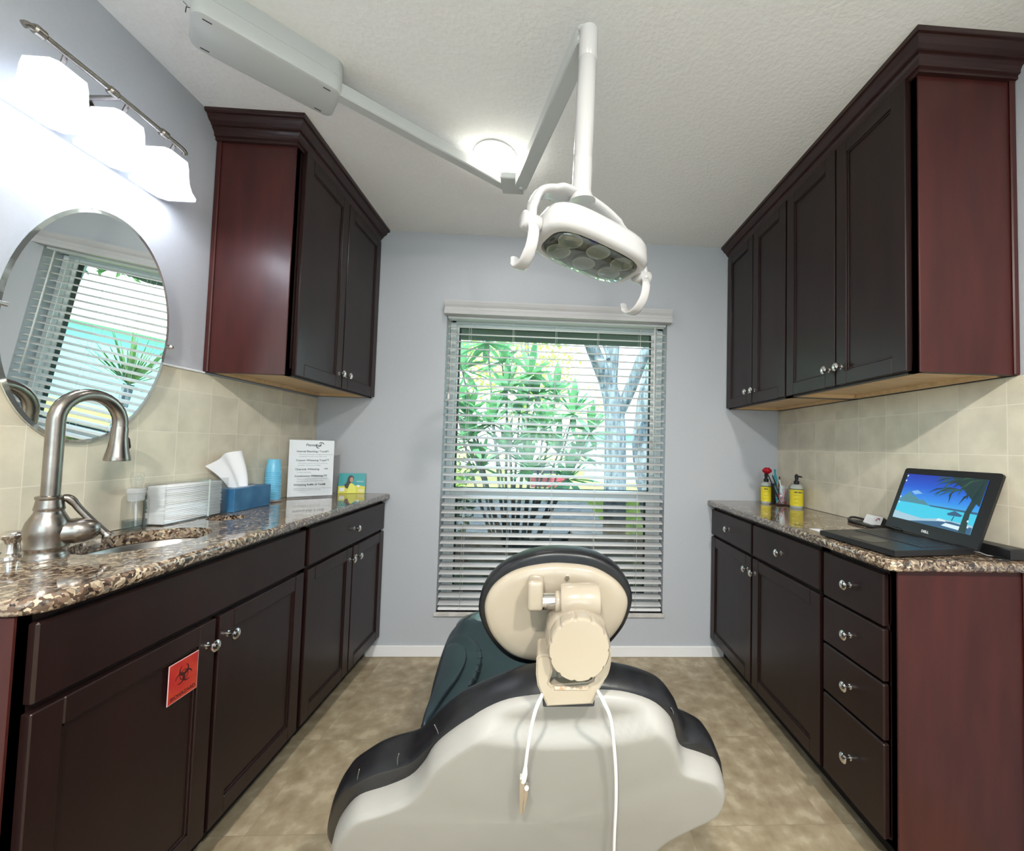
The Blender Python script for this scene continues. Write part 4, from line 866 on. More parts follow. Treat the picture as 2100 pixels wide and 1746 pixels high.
bmesh.ops.recalc_face_normals(bm, faces=bm.faces[:]); bmesh.ops.bevel(bm, geom=[e for e in bm.edges if abs(e.verts[0].co.y-e.verts[1].co.y) < 1e-5], offset=0.003, segments=2, affect='EDGES')
obj('yoke_bracket', bm, 'cream', ch, smooth=True, angle=50)
bm = B(); pbox(bm, 1136, 1207, 1409, 1417, 0.6505, 0.654, 0.0015); obj('bracket_slot', bm, noisy('rusty_slot', (0.34, 0.20, 0.11), (0.60, 0.52, 0.42), 140, 0.6), ch, label='slot with rust specks')
bm = B(); pbox(bm, 1113, 1220, 1436, 1452, 0.657, 0.690, 0.003); obj('shell_slot', bm, 'ink', ch)
for u, v, r_ in ((1163, 1183, 0.0042), (1099, 1336, 0.0062)):
    bm = B(); lathe(bm, [(0.0001, 0.006), (r_, 0.006), (r_*1.1, 0.0), (r_*0.5, -0.001), (r_*0.5, 0.001), (0.0001, 0.001)], at(u, v, n=HN, p=Vector(HP)-Vector(HN).normalized()*(0.014 if v < 1200 else 0.007)), -Vector(HN), 18); obj('screw', bm, 'chrome', ch, smooth=True)
# seat and leg rest
secs = [(0.88, -0.05, 0.20, 0.498), (0.98, -0.040, 0.250, 0.500), (1.15, -0.035, 0.275, 0.498), (1.32, -0.050, 0.285, 0.494), (1.50, -0.072, 0.280, 0.494), (1.62, -0.090, 0.262, 0.498), (1.70, -0.100, 0.225, 0.500), (1.745, -0.106, 0.170, 0.498), (1.765, -0.108, 0.10, 0.490)]
def seat_ring(y, cx, w, z, g=0.0, hgt=0.13):
    pr = [(-0.90, -hgt), (-0.98, -hgt*0.75), (-1.0, -0.05), (-0.985, -0.020), (-0.93, -0.002), (-0.84, 0.006), (-0.74, 0.004), (-0.64, -0.006), (-0.50, -0.012), (-0.25, -0.016), (0, -0.018)]
    pr = pr+[(-a, b) for a, b in reversed(pr[:-1])]
    return [Vector((cx+a*(w+g), y, z+b+(g if b > -0.06 else 0))) for a, b in pr]
S = spline([Vector((a, b, c)) for a, b, c, d in secs], 4); S2 = spline([Vector((a, d, c)) for a, b, c, d in secs], 4)
bm = B(); loft(bm, [seat_ring(p.x, p.y, p.z, q.y) for p, q in zip(S, S2)]); obj('seat_cushion', bm, 'teal', ch, smooth=True, angle=60)
bm = B(); sel = [(p, q) for p, q in zip(S, S2) if p.x > 1.66]; loft(bm, [seat_ring(p.x+0.004, p.y, p.z, q.y, 0.004, 0.10) for p, q in sel]); obj('toe_cover', bm, 'wrap', ch, smooth=True, label='clear plastic toe cover')
def bolster(pix, z, h, name, mtl, mirror=False):
    P = spline([at(u, v, z=z) for u, v in pix], 4, closed=True)
    if mirror:
        P = [Vector((-(p.x)-2*(0.010+0.14*(p.y-0.84)) if False else 2*(-0.02-0.115*(p.y-0.95))-p.x, p.y, p.z)) for p in P]
    c = sum(P, Vector())/len(P); bm = B()
    loft(bm, [[c+(p-c)*s+Vector((0, 0, d)) for p in P] for s, d in ((0.96, -0.03), (1.0, -0.012), (1.0, 0.0), (0.975, h*0.55), (0.92, h*0.9), (0.80, h), (0.02, h))])
    return obj(name, bm, mtl, ch, smooth=True, angle=60)
rp = [(912, 1332), (925, 1310), (948, 1303), (973, 1313), (988, 1340), (984, 1375), (962, 1420), (932, 1460), (896, 1500), (868, 1525), (858, 1510), (876, 1455), (897, 1385)]
ri = [(908, 1350), (918, 1328), (938, 1323), (955, 1335), (956, 1360), (940, 1395), (908, 1440), (874, 1490), (866, 1482), (884, 1430)]
for mr in (False, True):
    o1 = bolster(rp, 0.500, 0.012, 'side_bolster', 'teal', mr); o2 = bolster(ri, 0.512, 0.014, 'bolster_roll', 'teal', mr); o2.parent = o1
bm = B()
for u, v, du, dv in ((982, 1336, 12, -5), (984, 1350, 12, -2), (984, 1364, 11, 3), (981, 1378, 10, 6), (974, 1394, 10, 8), (965, 1408, 9, 8)):
    tube(bm, [at(u-du*0.5, v-dv*0.3, z=0.5125), at(u+du*0.5, v+dv*0.3, z=0.509)], 0.0010, 5)
obj('pleat', bm, 'black', ch)
# frame under the chair
bm = B(); box(bm, -0.36, 0.215, 0.885, 0.94, 0.34, 0.480, 0.02, seg=3); obj('back_frame', bm, 'blackp', ch, smooth=True)
bm = B(); box(bm, -0.22, 0.20, 0.86, 1.45, 0.28, 0.372, 0.02, seg=3); box(bm, -0.13, 0.13, 0.92, 1.22, 0.06, 0.285, 0.03, seg=3); obj('lift_column', bm, 'cream', ch, smooth=True)
bm = B(); box(bm, -0.20, 0.20, 0.80, 1.50, 0.0, 0.06, 0.02, seg=3); obj('foot_plate', bm, 'blackp', ch, smooth=True)

# bib cord hanging over the backrest
bc_ = thing('bib_clip_cord', 'white bib cord with a metal clip draped over the chair back', 'bib clip', at(1180, 1425, y=0.70))
def on(u, v, l=0.004): return at(u, v, n=nS, p=Vector(SP)-nS*(0.0505+l))
pts = [on(1076, 1588), on(1079, 1560), on(1083, 1530), on(1090, 1490), on(1099, 1455, 0.0), on(1110, 1430, -0.018)]
right = [on(1228, 1422, -0.018), on(1240, 1444, 0.0), on(1252, 1475), on(1259, 1530), on(1263, 1590), on(1263, 1650), on(1260, 1715), on(1258, 1790)]
midp = [at(1120, 1412, y=0.722), at(1170, 1404, y=0.726), at(1216, 1408, y=0.722)]
bm = B(); tube(bm, spline(pts+midp+right, 6), 0.0028, 10); e0 = pts[0]; tube(bm, [e0.lerp(pts[1], 0.5), e0, on(1073, 1600), on(1073, 1604)], [0.003, 0.0048, 0.0054, 0.004], 12)
obj('cord', bm, 'cordw', bc_, smooth=True)
cp = B()
def wedge(bm, pts2, w): prism(bm, [on(u, v, 0.008) for u, v in pts2], nS*w)
wedge(cp, [(1066, 1600), (1077, 1600), (1076, 1618), (1074, 1640), (1073, 1668), (1070, 1671), (1066, 1668), (1065, 1640)], 0.009)
obj('lower_jaw', cp, 'chrome', bc_)
cp = B(); wedge(cp, [(1077, 1616), (1083, 1618), (1082, 1632), (1078, 1650), (1074, 1670), (1071, 1670), (1072, 1648), (1075, 1630)], 0.009); tube(cp, [on(1080, 1617, 0.009), on(1080, 1617, -0.002)], 0.0036, 12)
obj('upper_jaw', cp, 'chrome', bc_)

# ================================================================ RIGHT COUNTER THINGS
def soap(name, label, c, h, r, sy, labtext):
    t = thing(name, label, 'soap bottle', c, group='yellow-labelled soap bottles'); x, y, z = c
    bm = B(); lathe(bm, [(0.0001, 0), (r*0.92, 0), (r, 0.004), (r, h*0.86), (r*0.93, h*0.94), (r*0.62, h), (r*0.55, h+0.002), (0.0001, h+0.002)], c, n=32); obj('bottle', bm, 'soapclear', t, smooth=True, angle=50)
    bm = B(); rr = r+0.0006; n = 32
    a = [[Vector((x+rr*cos(2*pi*k/n), y+rr*sin(2*pi*k/n), z+zz)) for k in range(n)] for zz in (h*0.10, h*0.80)]; loft(bm, a, cap=(False, False)); obj('label_band', bm, 'lemon', t, smooth=True, recalc=True)
    bm = B(); a = [[Vector((x+(rr+0.0003)*cos(2*pi*k/n), y+(rr+0.0003)*sin(2*pi*k/n), z+zz)) for k in range(n)] for zz in (h*0.79, h*0.83)]; loft(bm, a, cap=(False, False)); obj('green_stripe', bm, mat('label_green', (0.10, 0.14, 0.04), 0.5), t)
    d = Vector((-x, -y, 0)).normalized(); ux = Vector((-d.y, d.x, 0)); ux = ux if ux.x > 0 else -ux
    bm = B(); O = Vector((x, y, z))+d*(r+0.0015)
    text_bm(bm, labtext, 0.011, O-ux*0.010+Vector((0, 0, h*0.66)), ux, (0, 0, 1), bold=0.0003); text_bm(bm, 'CLEAN DAY', 0.005, O-ux*0.012+Vector((0, 0, h*0.55)), ux, (0, 0, 1)); text_bm(bm, 'HAND SOAP', 0.0042, O-ux*0.012+Vector((0, 0, h*0.38)), ux, (0, 0, 1)); text_bm(bm, 'honeysuckle', 0.0042, O-ux*0.012+Vector((0, 0, h*0.22)), ux, (0, 0, 1))
    obj('lettering', bm, 'ink', t, recalc=False)
    bm = B(); lathe(bm, [(0.0001, h), (0.013, h), (0.0135, h+0.018), (0.008, h+0.022), (0.007, h+0.030), (0.0001, h+0.030)], c, n=20)
    tube(bm, [(x, y, z+h+0.028), (x, y, z+h+0.048), (x, y, z+h+0.056)], [0.0085, 0.010, 0.004], 14); tube(bm, [(x, y, z+h+0.046), (x-0.018*sy, y-0.02, z+h+0.042)], [0.006, 0.0035], 8)
    obj('pump', bm, 'blackp', t, smooth=True)
    return t
soap('soap_bottle', 'yellow-labelled soap bottle beside the window wall, behind the rose pen', (1.270, 2.270, CT), 0.120, 0.028, 1, "MRS")
soap('soap_bottle', 'yellow-labelled soap bottle on the right counter, nearer the laptop', (1.345, 2.105, CT), 0.123, 0.0315, -1, "MEYER'S")
# faceted glass of pens
gx, gy = 1.310, 2.190
gl = thing('pen_glass', 'clear faceted glass of pens between the two soap bottles', 'pen holder', (gx, gy, CT))
bm = B(); loft(bm, [[Vector((gx+r*cos(2*pi*k/8), gy+r*sin(2*pi*k/8), CT+z)) for k in range(8)] for r, z in ((0.030, 0.004), (0.033, 0.02), (0.040, 0.108), (0.037, 0.108), (0.030, 0.02), (0.026, 0.012))])
for f in bm.faces: f.smooth = False
obj('glass', bm, 'acrylic', gl)
bm = B(); box(bm, gx-0.045, gx+0.040, gy-0.038, gy+0.038, CT+0.0003, CT+0.004, 0.001); obj('coaster', bm, mat('dark_red_base', (0.05, 0.008, 0.008), 0.4), gl)
bm = B(); rnd = random.Random(3)
for k in range(16):
    a, r_ = rnd.uniform(0, 2*pi), rnd.uniform(0, 0.020); q = Vector((gx+r_*cos(a), gy+r_*sin(a), CT+0.016+rnd.uniform(0, 0.05))); v_ = Vector((rnd.uniform(-1, 1), rnd.uniform(-1, 1), rnd.uniform(-1, 1))).normalized()*0.012
    tube(bm, [q-v_, q, q+v_], [0.002, 0.006, 0.002], 6, mi=k % 3)
obj('wrapped_sweets', bm, [mat('sweet_pink', (0.62, 0.16, 0.20), 0.3), mat('sweet_silver', (0.6, 0.65, 0.68), 0.2, 0.6), mat('sweet_red', (0.42, 0.02, 0.04), 0.3)], gl, smooth=True)
gl.children[-1]['kind'] = 'stuff' if False else 'stuff'
def pen(name, label, a, b, r, mt_, cat='pen', tip=None):
    bm = B(); a, b = Vector(a), Vector(b); tube(bm, [a, a.lerp(b, 0.06), a.lerp(b, 0.94), b], [r*0.3, r, r, r*0.7], 10); return obj(name, bm, mt_, cat=cat, label=label, smooth=True, group='pens in the glass')
M['penwhite'] = mat('pen_white', (0.75, 0.75, 0.76), 0.3); M['penpink'] = mat('pen_pink', (0.70, 0.22, 0.26), 0.35); M['pentan'] = mat('pen_tan', (0.55, 0.48, 0.38), 0.4); M['tealp'] = mat('teal_plastic', (0.02, 0.27, 0.34), 0.35)
zz = CT+0.014
pen('pen', 'slim black pen leaning left in the glass', (gx+0.012, gy+0.004, zz), at(1584, 975, y=gy-0.01), 0.0035, 'blackp')
pen('pen', 'white pen standing nearly upright in the glass', (gx+0.014, gy-0.006, zz), at(1598, 984, y=gy-0.01), 0.0038, 'penwhite')
pen('pen', 'black and silver pen behind the white pen', (gx-0.004, gy+0.018, zz), at(1599, 977, y=gy+0.02), 0.0036, 'blackp')
pen('pen', 'tan pen leaning right towards the nearer soap bottle', (gx-0.018, gy+0.006, zz), at(1622, 987, y=gy+0.01), 0.0036, 'pentan')
pen('pen', 'pink pen leaning right, low in the glass', (gx-0.006, gy-0.014, zz), at(1612, 1001, y=gy-0.012), 0.0036, 'penpink')
# toothbrush-like teal handle
bm = B(); a, b = Vector((gx-0.016, gy+0.012, zz)), at(1589, 963, y=gy+0.004); d = (b-a)
ribbon(bm, [a, a+d*0.30, a+d*0.55, a+d*0.70, a+d*0.80, a+d*0.88, b], (1, -0.3, 0), [0.004, 0.004, 0.006, 0.009, 0.007, 0.004, 0.006], 0.003, 8)
obj('teal_stick', bm, 'tealp', cat='stick', label='flat teal plastic stick standing behind the rose pen', smooth=True)
# rose pen
rc = at(1573, 965, y=2.15); rp_ = thing('rose_pen', 'pen topped with a red fabric rose, tallest in the glass', 'pen', (rc.x, rc.y, zz))
bm = B(); tube(bm, [(gx-0.008, gy-0.010, zz), rc+Vector((0.004, 0, -0.02))], 0.003, 10); obj('stem', bm, 'blackp', rp_, smooth=True)
bm = B()
for k in range(5):
    a = 2*pi*k/5; c_ = rc+Vector((0, 0, -0.017)); e_ = c_+Vector((0.018*cos(a), 0.018*sin(a), 0.004)); s_ = Vector((-sin(a), cos(a), 0))*0.006; poly(bm, [c_, c_.lerp(e_, .5)-s_, e_, c_.lerp(e_, .5)+s_])
ext = bmesh.ops.solidify(bm, geom=bm.faces[:], thickness=0.0008); obj('sepals', bm, mat('sepal_green', (0.02, 0.04, 0.015), 0.6), rp_)
bm = B()
for ring_, (nr, rad, hh) in enumerate(((3, 0.010, 0.016), (4, 0.017, 0.012), (5, 0.023, 0.006))):
    for k in range(nr):
        a = 2*pi*k/nr+ring_*0.6; rows_ = []
        for i in range(7):
            row = []
            for j in range(6):
                u_, v_ = (i-3)/3, j/5; ang = a+u_*pi/nr*1.35; rr_ = rad*(sin(pi*(0.08+0.55*v_))**0.8+0.10*v_**3); zz_ = -0.019+(0.019+hh)*v_-0.006*abs(u_)**2*v_
                row.append(bm.verts.new(rc+Vector((rr_*cos(ang), rr_*sin(ang), zz_))))
            rows_.append(row)
        for i in range(6):
            for j in range(5): bm.faces.new((rows_[i][j], rows_[i+1][j], rows_[i+1][j+1], rows_[i][j+1])).smooth = True
bmesh.ops.solidify(bm, geom=bm.faces[:], thickness=0.0008); obj('rose', bm, 'red', rp_, smooth=True, label='red fabric rose')
# dark slim caddy next to the left bottle
bm = B(); a = at(1582, 1033, z=CT); box(bm, a.x-0.006, a.x+0.012, a.y-0.03, a.y+0.03, CT+0.0003, CT+0.115, 0.002); obj('phone_stand', bm, 'blackp', cat='stand', label='thin black stand between the left soap bottle and the pen glass')

# business card on its black tray
bm = B(); a, b = at(1765, 1077, z=CT+0.012), at(1812, 1083, z=CT+0.012); cz = Vector((0, 0, 1)); ux = (b-a); ux.z = 0; wC = ux.length; ux.normalize(); bk = Vector((-ux.y, ux.x, 0)); bk = bk if bk.y*0+bk.x > 0 else -bk
O = at(1768, 1076, x=1.355); O2 = at(1806, 1078, x=1.345); T1 = at(1778, 1055, x=1.385); T2 = at(1812, 1062, x=1.378)
cdt = thing('business_card', 'white business card with a small logo leaning at the tiled wall', 'business card', O)
bm = B(); n_ = (O2-O).cross(T1-O).normalized(); n_ = n_ if n_.y < 0 else -n_; prism(bm, [O, O2, T2, T1], -n_*0.0015); obj('card', bm, 'paper', cdt)
bm = B(); U_, V_ = (O2-O), (T1-O); text_bm(bm, 'Plantation', V_.length*0.26, O+U_*0.20+V_*0.35+n_*0.0004, U_, V_, bold=0.0002)
ctr = O+U_*0.72+V_*0.45+n_*0.0005
for k in range(10):
    a0, a1 = k*0.5, (k+1)*0.5; r_ = V_.length*0.22; q = lambda a_, rr: ctr+U_.normalized()*(rr*cos(a_))+V_.normalized()*(rr*sin(a_)); poly(bm, [q(a0, r_*0.6), q(a1, r_*0.6), q(a1, r_), q(a0, r_)], 1)
obj('lettering', bm, ['ink2', mat('logo_red', (0.35, 0.05, 0.07), 0.5)], cdt, recalc=False)
bm = B(); prism(bm, [O2+Vector((0, 0, 0.001)), T2, T2+Vector((0.02, -0.028, -0.024)), O2+Vector((0.012, -0.022, 0.0))], (0, 0.002, 0)); obj('card_back', bm, 'blackp', cdt)
ky = thing('card_tray', 'low black wire tray under the business card', 'tray', (1.345, 1.63, CT))
bm = B(); tube(bm, spline([(1.352, 1.735, CT+0.012), (1.318, 1.690, CT+0.010), (1.308, 1.600, CT+0.006), (1.325, 1.535, CT+0.004), (1.382, 1.535, CT+0.004), (1.390, 1.640, CT+0.010), (1.384, 1.740, CT+0.014)], 6, closed=True), 0.0045, 8)
obj('rim', bm, 'blackp', ky, smooth=True)
bm = B(); box(bm, 1.318, 1.384, 1.545, 1.705, CT+0.0005, CT+0.006, 0.002); obj('base', bm, 'blackp', ky)

# laptop
lp = thing('laptop', 'open black laptop showing a tropical lagoon picture', 'laptop', (1.15, 1.29, CT))
A_, B_, C_, D_ = [Vector((*p, 0)) for p in ((0.984, 1.404), (1.004, 1.116), (1.292, 1.160), (1.282, 1.462))]
up = Vector((0, 0, 1)); z0 = CT+0.003
def slab4(bm, q, za, zb_, bev=0.003, mi=0):
    r0 = [p+up*za for p in q]; c = sum(r0, Vector())/4
    k = 1-bev/0.15
    loft(bm, [[c+(p-c)*k+up*0 for p in r0], [p+up*bev*0.7 for p in r0], [p+up*(zb_-za-bev*0.7) for p in r0], [c+(p-c)*k+up*(zb_-za) for p in r0]], mi)
    for f in bm.faces: f.smooth = False
bm = B(); slab4(bm, [A_, B_, C_, D_], z0, z0+0.018); obj('base', bm, 'blackp', lp)
def LQ(a, b, zz): return (A_*(1-a)+B_*a)*(1-b)+(D_*(1-a)+C_*a)*b+up*zz
bm = B(); prism(bm, [LQ(a, b, z0+0.0182) for a, b in ((0.07, 0.42), (0.93, 0.42), (0.93, 0.86), (0.07, 0.86))], up*0.0004, 0)
for r in range(5):
    for k in range(14):
        a0 = 0.085+k*0.0595; b0 = 0.44+r*0.083; prism(bm, [LQ(a, b, z0+0.0186) for a, b in ((a0, b0), (a0+0.052, b0), (a0+0.052, b0+0.070), (a0, b0+0.070))], up*0.0016, 1)
obj('keyboard', bm, ['ink', mat('key_black', (0.025, 0.025, 0.027), 0.4)], lp)
bm = B(); prism(bm, [LQ(a, b, z0+0.0182) for a, b in ((0.36, 0.08), (0.66, 0.08), (0.66, 0.34), (0.36, 0.34))], up*0.0005); obj('touchpad', bm, mat('pad_black', (0.02, 0.02, 0.02), 0.25), lp)
h0, h1 = at(1815, 1078, x=D_.x+0.002), at(2003, 1131, x=C_.x+0.004); t0, t1 = at(1858, 960, x=1.372), at(2060, 972, x=1.392)
fnn = (h1-h0).cross(t0-h0).normalized(); fnn = fnn if fnn.x < 0 else -fnn; t1 = at(2060, 972, n=fnn, p=h0)
def SQ(a, b, l=0.0): return (h0*(1-a)+h1*a)*(1-b)+(t0*(1-a)+t1*a)*b+fnn*l
bm = B(); rr = 0.035; pts = []
for cx_, cy_, a0 in ((1-rr, 1-rr, 0), (rr, 1-rr, pi/2), (rr, rr*0.3, pi), (1-rr, rr*0.3, 3*pi/2)):
    for k in range(5): a = a0+k/4*pi/2; pts.append((cx_+rr*cos(a), cy_+rr*sin(a)*(1 if cy_ > .5 else .3)))
loft(bm, [[SQ(a, b, l) for a, b in pts] for l in (-0.009, -0.0085, -0.001, 0)])
for f in bm.faces: f.smooth = False
lid = obj('lid', bm, 'blackp', lp)
bm = B()
for a in (0.10, 0.80): tube(bm, [SQ(a, 0.005, -0.004), SQ(a+0.11, 0.005, -0.004)], 0.006, 12)
obj('hinge', bm, 'blackp', lp, smooth=True)
# the lit picture on the display
def scr(name, c, s=1.0):
    m = bpy.data.materials.new(name); m.use_nodes = True; N = m.node_tree.nodes; K = m.node_tree.links
    b = N['Principled BSDF']; b.inputs['Base Color'].default_value = (0.01, 0.01, 0.01, 1); b.inputs['Roughness'].default_value = 0.3
    b.inputs['Emission Color'].default_value = (*c, 1); b.inputs['Emission Strength'].default_value = s*0.5; return m
msky = scr('display_sky', (0.02, 0.10, 0.62)); 
N, K = msky.node_tree.nodes, msky.node_tree.links; tcx = N.new('ShaderNodeTexCoord'); sxx = N.new('ShaderNodeSeparateXYZ'); K.new(tcx.outputs['Generated'], sxx.inputs[0]); rrp = N.new('ShaderNodeValToRGB'); K.new(sxx.outputs['Z'], rrp.inputs[0])
for i, (p, c_) in enumerate(((0.0, (0.05, 0.50, 0.72)), (1.0, (0.012, 0.035, 0.36)))): rrp.color_ramp.elements[i].position = p; rrp.color_ramp.elements[i].color = (*c_, 1)
e_ = rrp.color_ramp.elements.new(0.30); e_.color = (0.06, 0.46, 0.68, 1); e_ = rrp.color_ramp.elements.new(0.50); e_.color = (0.03, 0.24, 0.72, 1); e_ = rrp.color_ramp.elements.new(0.75); e_.color = (0.012, 0.09, 0.55, 1)
K.new(rrp.outputs[0], N['Principled BSDF'].inputs['Emission Color'])
SMs = [msky, scr('display_hill', (0.07, 0.22, 0.27)), scr('display_water', (0.05, 0.52, 0.70)), scr('display_palm', (0.010, 0.035, 0.035)), scr('display_sand', (0.33, 0.50, 0.60)), scr('display_cloud', (0.20, 0.42, 0.70)), scr('display_shade', (0.03, 0.10, 0.20)), scr('display_white', (0.60, 0.75, 0.80)), scr('display_frond', (0.03, 0.09, 0.05))]
DX0, DX1, DY0, DY1 = 0.055, 0.90, 0.17, 0.905
def DQ(a, b, l=1): return SQ(DX0+(DX1-DX0)*a, DY0+(DY1-DY0)*b, 0.0003*l)
bm = B(); poly(bm, [DQ(*p, 1) for p in ((0, 0), (1, 0), (1, 1), (0, 1))], 0)
poly(bm, [DQ(*p, 2) for p in ((0, .36), (.0, .10), (1, .10), (1, .36), (.55, .37), (.3, .385))], 2)
poly(bm, [DQ(*p, 3) for p in ((0, .38), (.04, .47), (.07, .52), (.10, .57), (.12, .62), (.15, .57), (.20, .53), (.25, .50), (.29, .45), (.33, .48), (.37, .44), (.42, .39), (.45, .375))], 1)
poly(bm, [DQ(*p, 3) for p in ((.14, .62), (.22, .66), (.30, .60), (.24, .58), (.20, .56))], 5)
poly(bm, [DQ(*p, 3) for p in ((.42, .39), (1, .40), (1, .36), (.45, .365))], 6)
poly(bm, [DQ(*p, 4) for p in ((0, 0), (1, 0), (1, .16), (.62, .17), (.40, .10), (.15, .13), (0, .16))], 4)
poly(bm, [DQ(*p, 5) for p in ((.25, 0), (1, 0), (1, .12), (.75, .15), (.60, .11), (.40, .05))], 6)
poly(bm, [DQ(*p, 6) for p in ((.66, .05), (.92, .03), (.90, .10), (.70, .11))], 7); poly(bm, [DQ(*p, 6) for p in ((.58, .12), (.70, .13), (.68, .16), (.60, .17))], 7)
poly(bm, [DQ(*p, 7) for p in ((.68, .29), (.76, .36), (.86, .30), (.84, .27), (.70, .26))], 6); poly(bm, [DQ(*p, 7) for p in ((.765, .26), (.775, .26), (.765, .17), (.755, .17))], 3)
rf = random.Random(5)
poly(bm, [DQ(*p, 8) for p in ((.87, .0), (.95, .0), (.93, .35), (.97, .62), (.99, .9), (.93, .9), (.90, .62), (.87, .35))], 3)
poly(bm, [DQ(*p, 8) for p in ((.60, 1.0), (1, 1.0), (1, .50), (.90, .60), (.80, .74), (.68, .88))], 3)
for k in range(34):
    s0_ = Vector((rf.uniform(.62, .98), rf.uniform(.72, .99))); an = rf.uniform(radians(190), radians(265)); ln_ = rf.uniform(.16, .36); e1 = s0_+Vector((cos(an), sin(an)*0.9))*ln_; e1.x = max(e1.x, .36); m1 = (s0_+e1)/2+Vector((-.03, .03)); wv = Vector((-sin(an), cos(an)))*0.014
    poly(bm, [DQ(s0_.x-wv.x, min(1, s0_.y-wv.y), 9+k*0.1), DQ(m1.x-wv.x, min(1, m1.y-wv.y), 9+k*0.1), DQ(e1.x, e1.y, 9+k*0.1), DQ(m1.x+wv.x, min(1, m1.y+wv.y), 9+k*0.1)], 3 if k % 3 else 8)
for a_, b_ in ((.015, .93), (.015, .82), (.015, .45), (.02, .33), (.93, .20), (.95, .10)): poly(bm, [DQ(a_, b_, 13), DQ(a_+.018, b_, 13), DQ(a_+.018, b_+.035, 13), DQ(a_, b_+.035, 13)], 7)
scn = obj('display', bm, SMs, lid, recalc=False)
bm = B(); text_bm(bm, 'DELL', 0.0115, SQ(0.435, 0.052, 0.0006), h1-h0, t0-h0, bold=0.0005); obj('badge', bm, mat('badge_white', (0.7, 0.72, 0.72), 0.4), lid, recalc=False)
# charger block and its cable at the wall end of the counter
bm = B(); q4 = [Vector((1.335, 1.100, 0)), Vector((1.392, 1.100, 0)), Vector((1.392, 1.300, 0)), Vector((1.350, 1.300, 0))]; slab4(bm, q4, CT+0.0005, CT+0.034, 0.006); obj('charger_block', bm, 'blackp', cat='charger', label='black charger block lying behind the laptop by the tiled wall')
bm = B(); tube(bm, spline([(1.286, 1.175, CT+0.012), (1.305, 1.160, CT+0.010), (1.318, 1.148, CT+0.0045), (1.330, 1.135, CT+0.004), (1.326, 1.110, CT+0.004), (1.300, 1.100, CT+0.004), (1.322, 1.094, CT+0.004)], 5), 0.003, 8); obj('power_cable', bm, 'blackp', cat='cable', label='short black cable between the laptop and the charger block', smooth=True)
bm = B(); a = at(1672, 1088, z=CT+0.0006); box(bm, a.x-0.004, a.x+0.035, a.y-0.02, a.y+0.03, CT+0.0003, CT+0.0012); obj('paper_slip', bm, 'paper', cat='paper', label='small white paper slip under the corner of the laptop')

# ================================================================ OUTSIDE THE WINDOW
GZ = -0.25
bm = B(); box(bm, -40, 40, D+WT+0.02, 70, GZ-0.2, GZ); obj('lawn', bm, noisy('sunny_grass', (0.26, 0.40, 0.05), (0.40, 0.52, 0.08), 3, 0.9), kind='structure')
bm = B(); box(bm, -12, 12, D+WT+0.03, 6.5, GZ, GZ+0.02); obj('planting_bed', bm, noisy('dark_mulch', (0.015, 0.013, 0.012), (0.06, 0.05, 0.045), 40, 0.9), kind='structure')
bm = B(); box(bm, -6, 1.1, 6.5, 10.6, GZ, GZ+0.02); obj('pale_path', bm, noisy('pale_concrete', (0.50, 0.50, 0.52), (0.60, 0.60, 0.62), 5, 0.8), kind='structure')
bm = B(); box(bm, -60, 60, 26, 34, GZ, GZ+0.015); obj('road', bm, mat('road', (0.45, 0.46, 0.47), 0.8), kind='structure')
def leafmat(n, c1, c2, sc=2.0):
    m = noisy(n, c1, c2, sc, 0.6); b = nodes(m)[3]; t, N, K, _ = nodes(m)
    tr_ = N.new('ShaderNodeBsdfTranslucent'); mx = N.new('ShaderNodeMixShader'); mx.inputs[0].default_value = 0.35; src = b.inputs['Base Color'].links[0].from_socket
    K.new(src, tr_.inputs[0]); K.new(b.outputs[0], mx.inputs[1]); K.new(tr_.outputs[0], mx.inputs[2]); K.new(mx.outputs[0], N['Material Output'].inputs[0]); return m
M['leafy'] = leafmat('leaf_yellowgreen', (0.30, 0.46, 0.06), (0.52, 0.62, 0.14), 1.2); M['leafd'] = leafmat('leaf_dark', (0.05, 0.13, 0.04), (0.12, 0.24, 0.07), 3)
M['leafb'] = leafmat('leaf_broad', (0.095, 0.29, 0.14), (0.18, 0.42, 0.18), 4); M['leafm'] = leafmat('leaf_mid', (0.12, 0.26, 0.08), (0.30, 0.46, 0.12), 2)
M['bark'] = noisy('grey_bark', (0.05, 0.07, 0.085), (0.20, 0.25, 0.28), 22, 0.9, 0.8, stretch=(1, 1, 0.25), dist=0.02); M['stem'] = noisy('grey_stem', (0.13, 0.13, 0.12), (0.24, 0.24, 0.21), 14, 0.8)
def leaves(bm, c, rx, ry, rz, n, s, rnd, mi=0, shell=0.3):
    for _ in range(n):
        while True:
            v = Vector((rnd.uniform(-1, 1), rnd.uniform(-1, 1), rnd.uniform(-1, 1)))
            if shell < v.length < 1: break
        p = Vector(c)+Vector((v.x*rx, v.y*ry, v.z*rz)); d = Vector((rnd.gauss(0, 1), rnd.gauss(0, 1), rnd.gauss(0, 1))).normalized(); e = d.orthogonal().normalized(); e = (e*cos(rnd.random()*6)+d.cross(e)*sin(rnd.random()*6)); k = s*rnd.uniform(0.7, 1.3)
        bm.faces.new([bm.verts.new(q) for q in (p-d*k, p-e*k*0.35, p+d*k, p+e*k*0.35)]).material_index = mi
